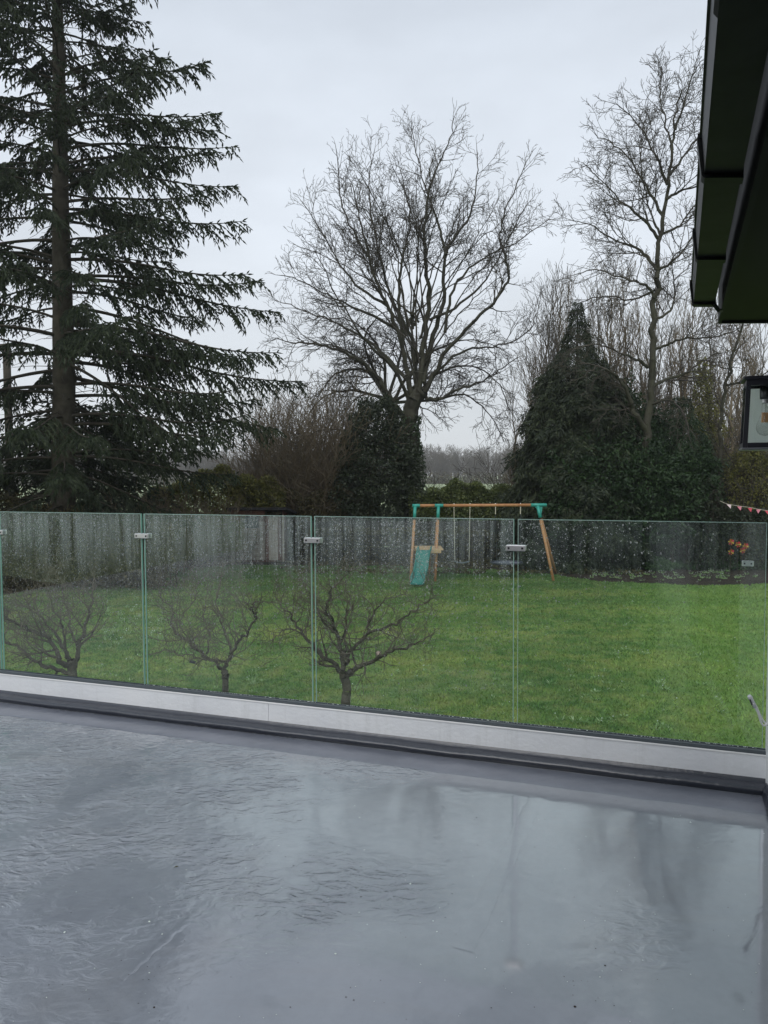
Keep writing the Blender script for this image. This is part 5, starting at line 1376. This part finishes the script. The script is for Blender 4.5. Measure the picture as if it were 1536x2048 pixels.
# low border plants at the right
def bed_plants():
    def low(lab, x0, x1, y0, y1, n, h, m, seed):
        R = np.random.default_rng(seed); P0 = []; P1 = []
        k = n//14
        for _ in range(k):
            c = PG(R.uniform(x0, x1), R.uniform(y0, y1))
            for j in range(14):
                a = R.uniform(0, 2*PI); o = np.array([c.x+R.normal(0, .08), c.y+R.normal(0, .08), R.uniform(0, h*.4)]); P0.append(o); P1.append(o+np.array([math.cos(a)*.12, math.sin(a)*.12, R.uniform(.0, h*.6)]))
        V, F = cards(np.array(P0), np.array(P1), np.full(len(P0), .024), 1)
        tag(put('border_plants', mesh_np('border_plants', V, F), m), lab, 'plants', kind='stuff')
    low('low green leafy plants along the right hand border', 1290, 1600, 1118, 1140, 9000, .38, m_bed, 1)
    low('sparse leaf litter and seedlings along the back border', 560, 1290, 1122, 1150, 5000, .18, m_oldleaf, 2)
    low('low weeds and bramble leaves along the left border', -60, 330, 1135, 1175, 8000, .35, m_oldleaf, 3)
    for x, y, s, lab in ((1375, 1118, .62, 'rounded green bush in the border left of the windmills'), (1318, 1128, .35, 'small low green bush at the left end of the border')):
        p = PG(x, y+12); e = empty('border_shrub', p, lab, 'bush'); P, d = surf_pts([(p.x, p.y, s*.5, s*1.3, s*.8, s*.75)], 3600, np.random.default_rng(int(x)), .5, .2)
        leaf_obj('foliage', P, d, m_bed, e, .09, .03, .1, .9)
bed_plants()

# ---- bare multi-stem shrubs: brown thicket and brambles
def shrub_proto(seed, H, spread, nst, mt, lab, name, cat, group, x, Y):
    R = random.Random(seed); T = Bare(R, wig=.14, trop=.05, rmin=.0075, step=.30, ang=(.3, .75), ratio=.5, levels=3, dens=.85, thick=9)
    for i in range(nst):
        a = R.uniform(0, 2*PI); d = norm3((math.cos(a)*spread*R.random(), math.sin(a)*spread*R.random(), 1)); T.branch((R.gauss(0, .35), R.gauss(0, .3), 0), d, H*R.uniform(.65, 1.05), .022, 2)
    e = empty(name, (x, Y, 0), lab, cat, group)
    V, F = seg_mesh(T.small, 3); put('stems', mesh_np('stems', V, F, True), mt, e, world=False)['kind'] = 'stuff'; return e
def shrubs():
    g = 'bare brown shrubs between the spruce and the holly'
    lab = 'bare brown twiggy shrub in the thicket between spruce and holly'
    shlab = ['bare brown shrub in the thicket, above the right end of the shed', 'low bare shrub at the left foot of the brown thicket', 'tall bare shrub rising behind the middle of the brown thicket', 'bare shrub in front of the brown thicket left of the holly',
             'pale twigged shrub close against the left side of the holly', 'small bare shrub just above the shed roof', 'tallest bare shrub of the brown thicket under the big tree', 'smallest bare shrub, leftmost beyond the spruce branch tips', 'bare shrub half hidden behind the holly']
    a = shrub_proto(41, 4.9, .42, 17, m_twig_br, lab, 'bare_shrub', 'shrub', g, PX(600, 0, 34.6).x, 34.6)
    b = shrub_proto(42, 5.4, .38, 15, m_twig_pale, 'large pale twigged shrub touching the left of the holly', 'bare_shrub', 'shrub', g, PX(655, 0, 35.8).x, 35.8)
    for i, (x, Y, s) in enumerate(((560, 35.2, .92), (520, 36, .85), (580, 36.5, 1.12), (630, 34.2, 1.0), (680, 36, 1.1), (545, 34.2, .7), (615, 36.8, 1.2), (490, 36, .65), (690, 34.9, .9))):
        copy_thing((a, b)[i % 3 == 1], (PX(x, 0, Y).x, Y, 0), i*1.3, s*1.28, shlab[i])
    g2 = 'tangled brambles and saplings under the spruce'
    lab2 = 'tangled bare bramble bush under the drooping spruce branches'
    brlab = ['bramble bush just right of the spruce trunk', 'bramble bush with the pale field showing behind it', 'arching bramble bush left of the yellowish hedge', 'bramble bush at the far left behind the utility pole foot', 'bramble bush hidden behind the spruce trunk',
             'low bramble bush in front of the field gap', 'bramble bush mixed into the yellowish hedge', 'bramble bush cut by the left picture edge', 'tall sapling tangle right behind the spruce trunk', 'bramble bush left of the shed roof']
    c = shrub_proto(43, 2.9, 1.1, 17, m_twig_br, lab2, 'bramble_bush', 'bramble', g2, PX(240, 0, 27.6).x, 27.6)
    for i, (x, Y, s) in enumerate(((170, 27, 1.0), (300, 28, 1.0), (350, 28.6, 1.1), (60, 27, 1.0), (120, 28.6, 1.1), (270, 26.8, .85), (400, 30, .9), (10, 28, 1.0), (210, 29, 1.15), (440, 30.5, .85))):
        copy_thing(c, (PX(x, 0, Y).x, Y, 0), i*1.7, s, brlab[i])
    g3 = 'bare shrubs right of the big tree above the hedge'
    d = shrub_proto(44, 3.6, .7, 12, m_twig, 'bare arching shrub above the green hedge right of the trunk', 'bare_shrub', 'shrub', g3, PX(880, 0, 35.2).x, 35.2)
    copy_thing(d, (PX(905, 0, 35.8).x, 35.8, 0), 2, .8, 'small bare shrub in the gap before the far wood'); copy_thing(d, (PX(1040, 0, 36).x, 36, 0), 4, 1.2, 'bare shrub beside the left edge of the cypress'); copy_thing(d, (PX(1065, 0, 35).x, 35, 0), 1, 1.3, 'larger bare shrub showing from behind the cypress')
    g4 = 'bare hanging shrubs under the lantern'
    f = shrub_proto(45, 4.2, .9, 15, m_twig, 'bare straggling shrub below the lantern at the right edge', 'bare_shrub', 'shrub', g4, PX(1465, 0, 29.2).x, 29.2)
    copy_thing(f, (PX(1520, 0, 30).x, 30, 0), 2, 1.15, 'bare shrub directly under the wall lantern'); copy_thing(f, (PX(1410, 0, 29.3).x, 29.3, 0), 3.3, .8, 'pale bare shrub in front of the small cypress'); copy_thing(f, (PX(1560, 0, 31).x, 31, 0), 4, 1.4, 'tall bare shrub cut by the right picture edge')
shrubs()
# dark conifer bank low behind the spruce (second conifer, left edge)
def left_conifer():
    Y = 29.; cx = PX(150, 0, Y).x
    e = empty('young_conifer', (cx, Y, 0), 'low dark conifer behind the spruce trunk at the left', 'conifer')
    A0 = []; A1 = []; WW = []; R = random.Random(8)
    for _ in range(900):
        z = R.uniform(1.4, 6.6); L = R.uniform(1.5, 5.2)*(1-.08*z); az = R.uniform(0, 2*PI); p = np.array([cx, Y, z]); d = np.array([math.cos(az), math.sin(az), .05])
        n = int(L/.22)
        for j in range(n):
            d = d+np.array([0, 0, -.03+R.gauss(0, .02)]); d /= np.linalg.norm(d); p = p+d*.22
            if j/n < .35: continue
            for k in range(2):
                dd = d*.6+np.array([R.gauss(0, .6), R.gauss(0, .6), R.gauss(-.12, .25)]); dd /= np.linalg.norm(dd); A0.append(p); A1.append(p+dd*R.uniform(.2, .42)); WW.append(.045)
    V, F = cards(np.array(A0), np.array(A1), np.array(WW), 1); put('crown', mesh_np('crown', V, F), m_spruce, e)['kind'] = 'stuff'
    m_ = MB(); m_.tube([(cx, Y, 0), (cx, Y, 6.5)], [.2, .03], 8); m_.build('trunk', m_bark_sp, e)
left_conifer()

# ---- far wood and far hedge
def far_wood():
    R = np.random.default_rng(12); S = []; 
    n = 3000
    for i in range(n):
        Y = R.uniform(300, 350); x = R.uniform(-190, 190); H = R.uniform(9, 15)*(1+.14*math.sin(x*.045)+.08*math.sin(x*.13))
        b = np.array([x, Y, 0.]); 
        S.append((*b, x+R.normal(0, .3), Y, H, .12, .03))
        for j in range(17):
            t = R.uniform(.25, 1); p = np.array([x, Y, H*t*.9]); d = np.array([R.normal(0, .6), R.normal(0, .6), R.uniform(.5, 1.2)])*R.uniform(1.2, 3.0); S.append((*p, *(p+d), .08, .03))
            q = p+d*.6; d2 = np.array([R.normal(0, .6), 0, R.uniform(.3, .9)])*R.uniform(.8, 2.0); S.append((*q, *(q+d2), .07, .03))
    V, F = seg_mesh(S, 3)
    tag(put('far_wood', mesh_np('far_wood', V, F, True), m_twig_pale), 'misty bare wood across the far side of the field', 'wood', kind='stuff')
    n = 26000; P = np.stack([R.uniform(-260, 260, n), R.uniform(292, 312, n), R.random(n)**1.3*4.2], 1); d = R.normal(size=(n, 3)); d /= np.linalg.norm(d, axis=1, keepdims=True)
    V, F = cards(P, P+d*.9, np.full(n, .30), 1)
    tag(put('far_hedge', mesh_np('far_hedge', V, F), m_oldleaf), 'dark scrub along the foot of the far wood', 'hedge', kind='stuff')
far_wood()

# ---- three old apple trees close behind the terrace
def apple(label, Y, trunk, limbs, seed, mt=m_apple):
    R = random.Random(seed); b = PX(*trunk[0], Y)
    e = empty('apple_tree', (b.x, Y, 0), label, 'apple tree', 'old apple trees just beyond the terrace')
    T = Bare(R, wig=.26, trop=.12, rmin=.0028, step=.13, ang=(.6, 1.2), ratio=.55, levels=3, dens=.72, thick=.012)
    P = [PX(x, y, Y) for x, y in trunk]; g = P[0].copy(); g.z = 0
    w = trunk[0][2] if len(trunk[0]) > 2 else .10
    return T, e, P, g, R
def mk_apple(label, Y, tw, trunk, limbs, seed):
    R = random.Random(seed); P = [PX(x, y, Y) for x, y in trunk]; g = P[0].copy(); g.z = 0
    e = empty('apple_tree', (g.x, Y, 0), label, 'apple tree', 'old apple trees just beyond the terrace')
    T = Bare(R, wig=.20, trop=.12, rmin=.0026, step=.105, ang=(.6, 1.25), ratio=.60, levels=4, dens=1.0, thick=.011)
    # gnarled trunk
    T.limb([g]+P, tw*1.15, tw*.85, False)
    for pts, dY, r0 in limbs:
        Q = pxl(pts, Y, dY); Q = [Vector(q)+Vector((R.gauss(0, .012), R.gauss(0, .05), R.gauss(0, .012))) for q in Q]
        # kinks
        T.limb(Q, r0*.60, .006, True, .66, .11, .18)
        for q in Q[1:]:           # knuckles and spurs
            for _ in range(3):
                T.branch(tuple(q), norm3((R.gauss(0, 1), R.gauss(0, 1), R.gauss(.3, 1))), R.uniform(.08, .22), .006, 3)
    V, F = seg_mesh(T.big, 8); put('trunk', mesh_np('trunk', V, F, True), m_apple, e)
    V, F = seg_mesh(T.small, 3); put('twigs', mesh_np('twigs', V, F, True), m_twig_ap, e)['kind'] = 'stuff'
    print('apple', len(T.big), len(T.small))
m_twig_ap = mottled('twig_apple', (.075, .058, .042), (.15, .125, .09), 2.5, .8)
mk_apple('rightmost apple tree with wide low spreading crown and hanging feeder', 9.0, .062, [(693, 1405), (691, 1352)], [
    ([(691, 1356), (676, 1341), (637, 1300), (605, 1268), (578, 1229), (559, 1208), (545, 1185)], .5, .060),
    ([(690, 1350), (687, 1311), (683, 1300), (668, 1257), (656, 1221), (661, 1194), (672, 1172), (700, 1140)], -.3, .058),
    ([(692, 1325), (697, 1305), (728, 1278), (738, 1249), (765, 1206), (800, 1190)], .6, .048),
    ([(688, 1305), (690, 1270), (692, 1225), (700, 1195), (690, 1165)], .9, .032),
    ([(695, 1354), (712, 1338), (734, 1327), (773, 1307), (820, 1296), (863, 1272)], -.5, .062),
    ([(734, 1272), (781, 1249), (824, 1222), (850, 1205), (871, 1190)], -.4, .032),
    ([(668, 1257), (640, 1230), (630, 1195), (612, 1165)], .4, .024),
    ([(605, 1268), (570, 1262), (548, 1275)], -.4, .018)], 51)
mk_apple('middle apple tree forking low into two crooked limbs', 9.4, .046, [(451, 1378), (449, 1343)], [
    ([(449, 1348), (437, 1331), (414, 1308), (375, 1280), (351, 1261), (344, 1225), (320, 1200), (318, 1170)], .4, .044),
    ([(450, 1345), (457, 1323), (473, 1288), (500, 1261), (508, 1233), (504, 1210), (525, 1203), (545, 1202)], -.4, .044),
    ([(460, 1318), (463, 1290), (441, 1233), (432, 1195), (445, 1155)], .5, .026),
    ([(448, 1318), (420, 1316), (390, 1315), (344, 1308), (320, 1304)], -.5, .022),
    ([(414, 1308), (420, 1270), (405, 1230), (415, 1180)], .5, .020),
    ([(375, 1280), (365, 1240), (390, 1200), (400, 1165)], -.3, .018)], 52)
mk_apple('leftmost apple tree with thick crooked limbs reaching to the picture edge', 8.8, .064, [(146, 1352), (145, 1325)], [
    ([(144, 1330), (129, 1321), (98, 1288), (59, 1257), (23, 1233), (2, 1208), (-30, 1200)], -.4, .058),
    ([(144, 1350), (101, 1343), (74, 1319), (39, 1296), (12, 1284), (-20, 1270)], .5, .050),
    ([(146, 1328), (156, 1304), (168, 1257), (180, 1210), (184, 1179), (190, 1150)], .4, .052),
    ([(142, 1320), (131, 1298), (109, 1261), (75, 1236), (58, 1212), (60, 1190)], .7, .042),
    ([(140, 1312), (118, 1260), (105, 1210), (97, 1155)], -.6, .026),
    ([(150, 1300), (140, 1240), (125, 1180), (115, 1150)], .8, .024),
    ([(12, 1284), (8, 1250), (18, 1220)], .2, .022)], 53)
def feeder():
    Y = 8.85; c = PX(757, 1309, Y); e = empty('bird_feeder', PX(757, 1278, Y), 'small hanging bird feeder with pinkish fat ball in the right apple tree', 'bird feeder')
    m_ = MB(); m_.tube([PX(757, 1262, Y), PX(757, 1290, Y)], .002, 5); m_.build('hanging_wire', m_screw, e)
    m_ = MB(); m_.lathe([(.002, -.034), (.022, -.028), (.033, -.008), (.032, .01), (.02, .028), (.003, .034)], c+Vector((0, 0, .012)), 12); m_.build('fat_ball', mat('fat_ball', (.52, .38, .34), .8), e, True)
    for k in range(6):
        a = k*PI/3; d = Vector((math.cos(a), math.sin(a), 0))*.036; m_ = MB(); m_.tube([c+d+Vector((0, 0, -.03)), c+d+Vector((0, 0, .12))], .0018, 4); m_.build('cage_wire', m_screw, e)
    for z in (-.03, .05, .12):
        m_ = MB(); m_.tube([c+Vector((math.cos(k*PI/6)*.036, math.sin(k*PI/6)*.036, z)) for k in range(12)], .002, 4, closed=True); m_.build('cage_ring', m_screw, e)
    Y = 9.2; c = PX(385, 1324, Y); e = empty('bird_feeder', c, 'small dark tray feeder hanging in the middle apple tree', 'bird feeder')
    m_ = MB(); m_.box(c, (.075, .06, .022), Matrix.Rotation(.25, 3, 'Y'), bev=.004); m_.build('tray', m_dark, e)
    m_ = MB(); m_.tube([c+Vector((0, 0, .01)), PX(388, 1308, Y)], .002, 4); m_.build('hanging_wire', m_screw, e)
feeder()

# ---- drizzly air
def haze():
    m = D.materials.new('haze'); m.use_nodes = True; N = m.node_tree.nodes; N.clear(); out = N.new('ShaderNodeOutputMaterial'); v = N.new('ShaderNodeVolumePrincipled')
    v.inputs['Color'].default_value = (.96, .98, 1, 1); v.inputs['Density'].default_value = .0006; v.inputs['Anisotropy'].default_value = .3
    m.node_tree.links.new(v.outputs[0], out.inputs['Volume'])
    o = MB().box((0, 180, 15), (640, 400, 34)).build('haze', m); tag(o, kind='stuff')
HAZE = True
if HAZE: haze()
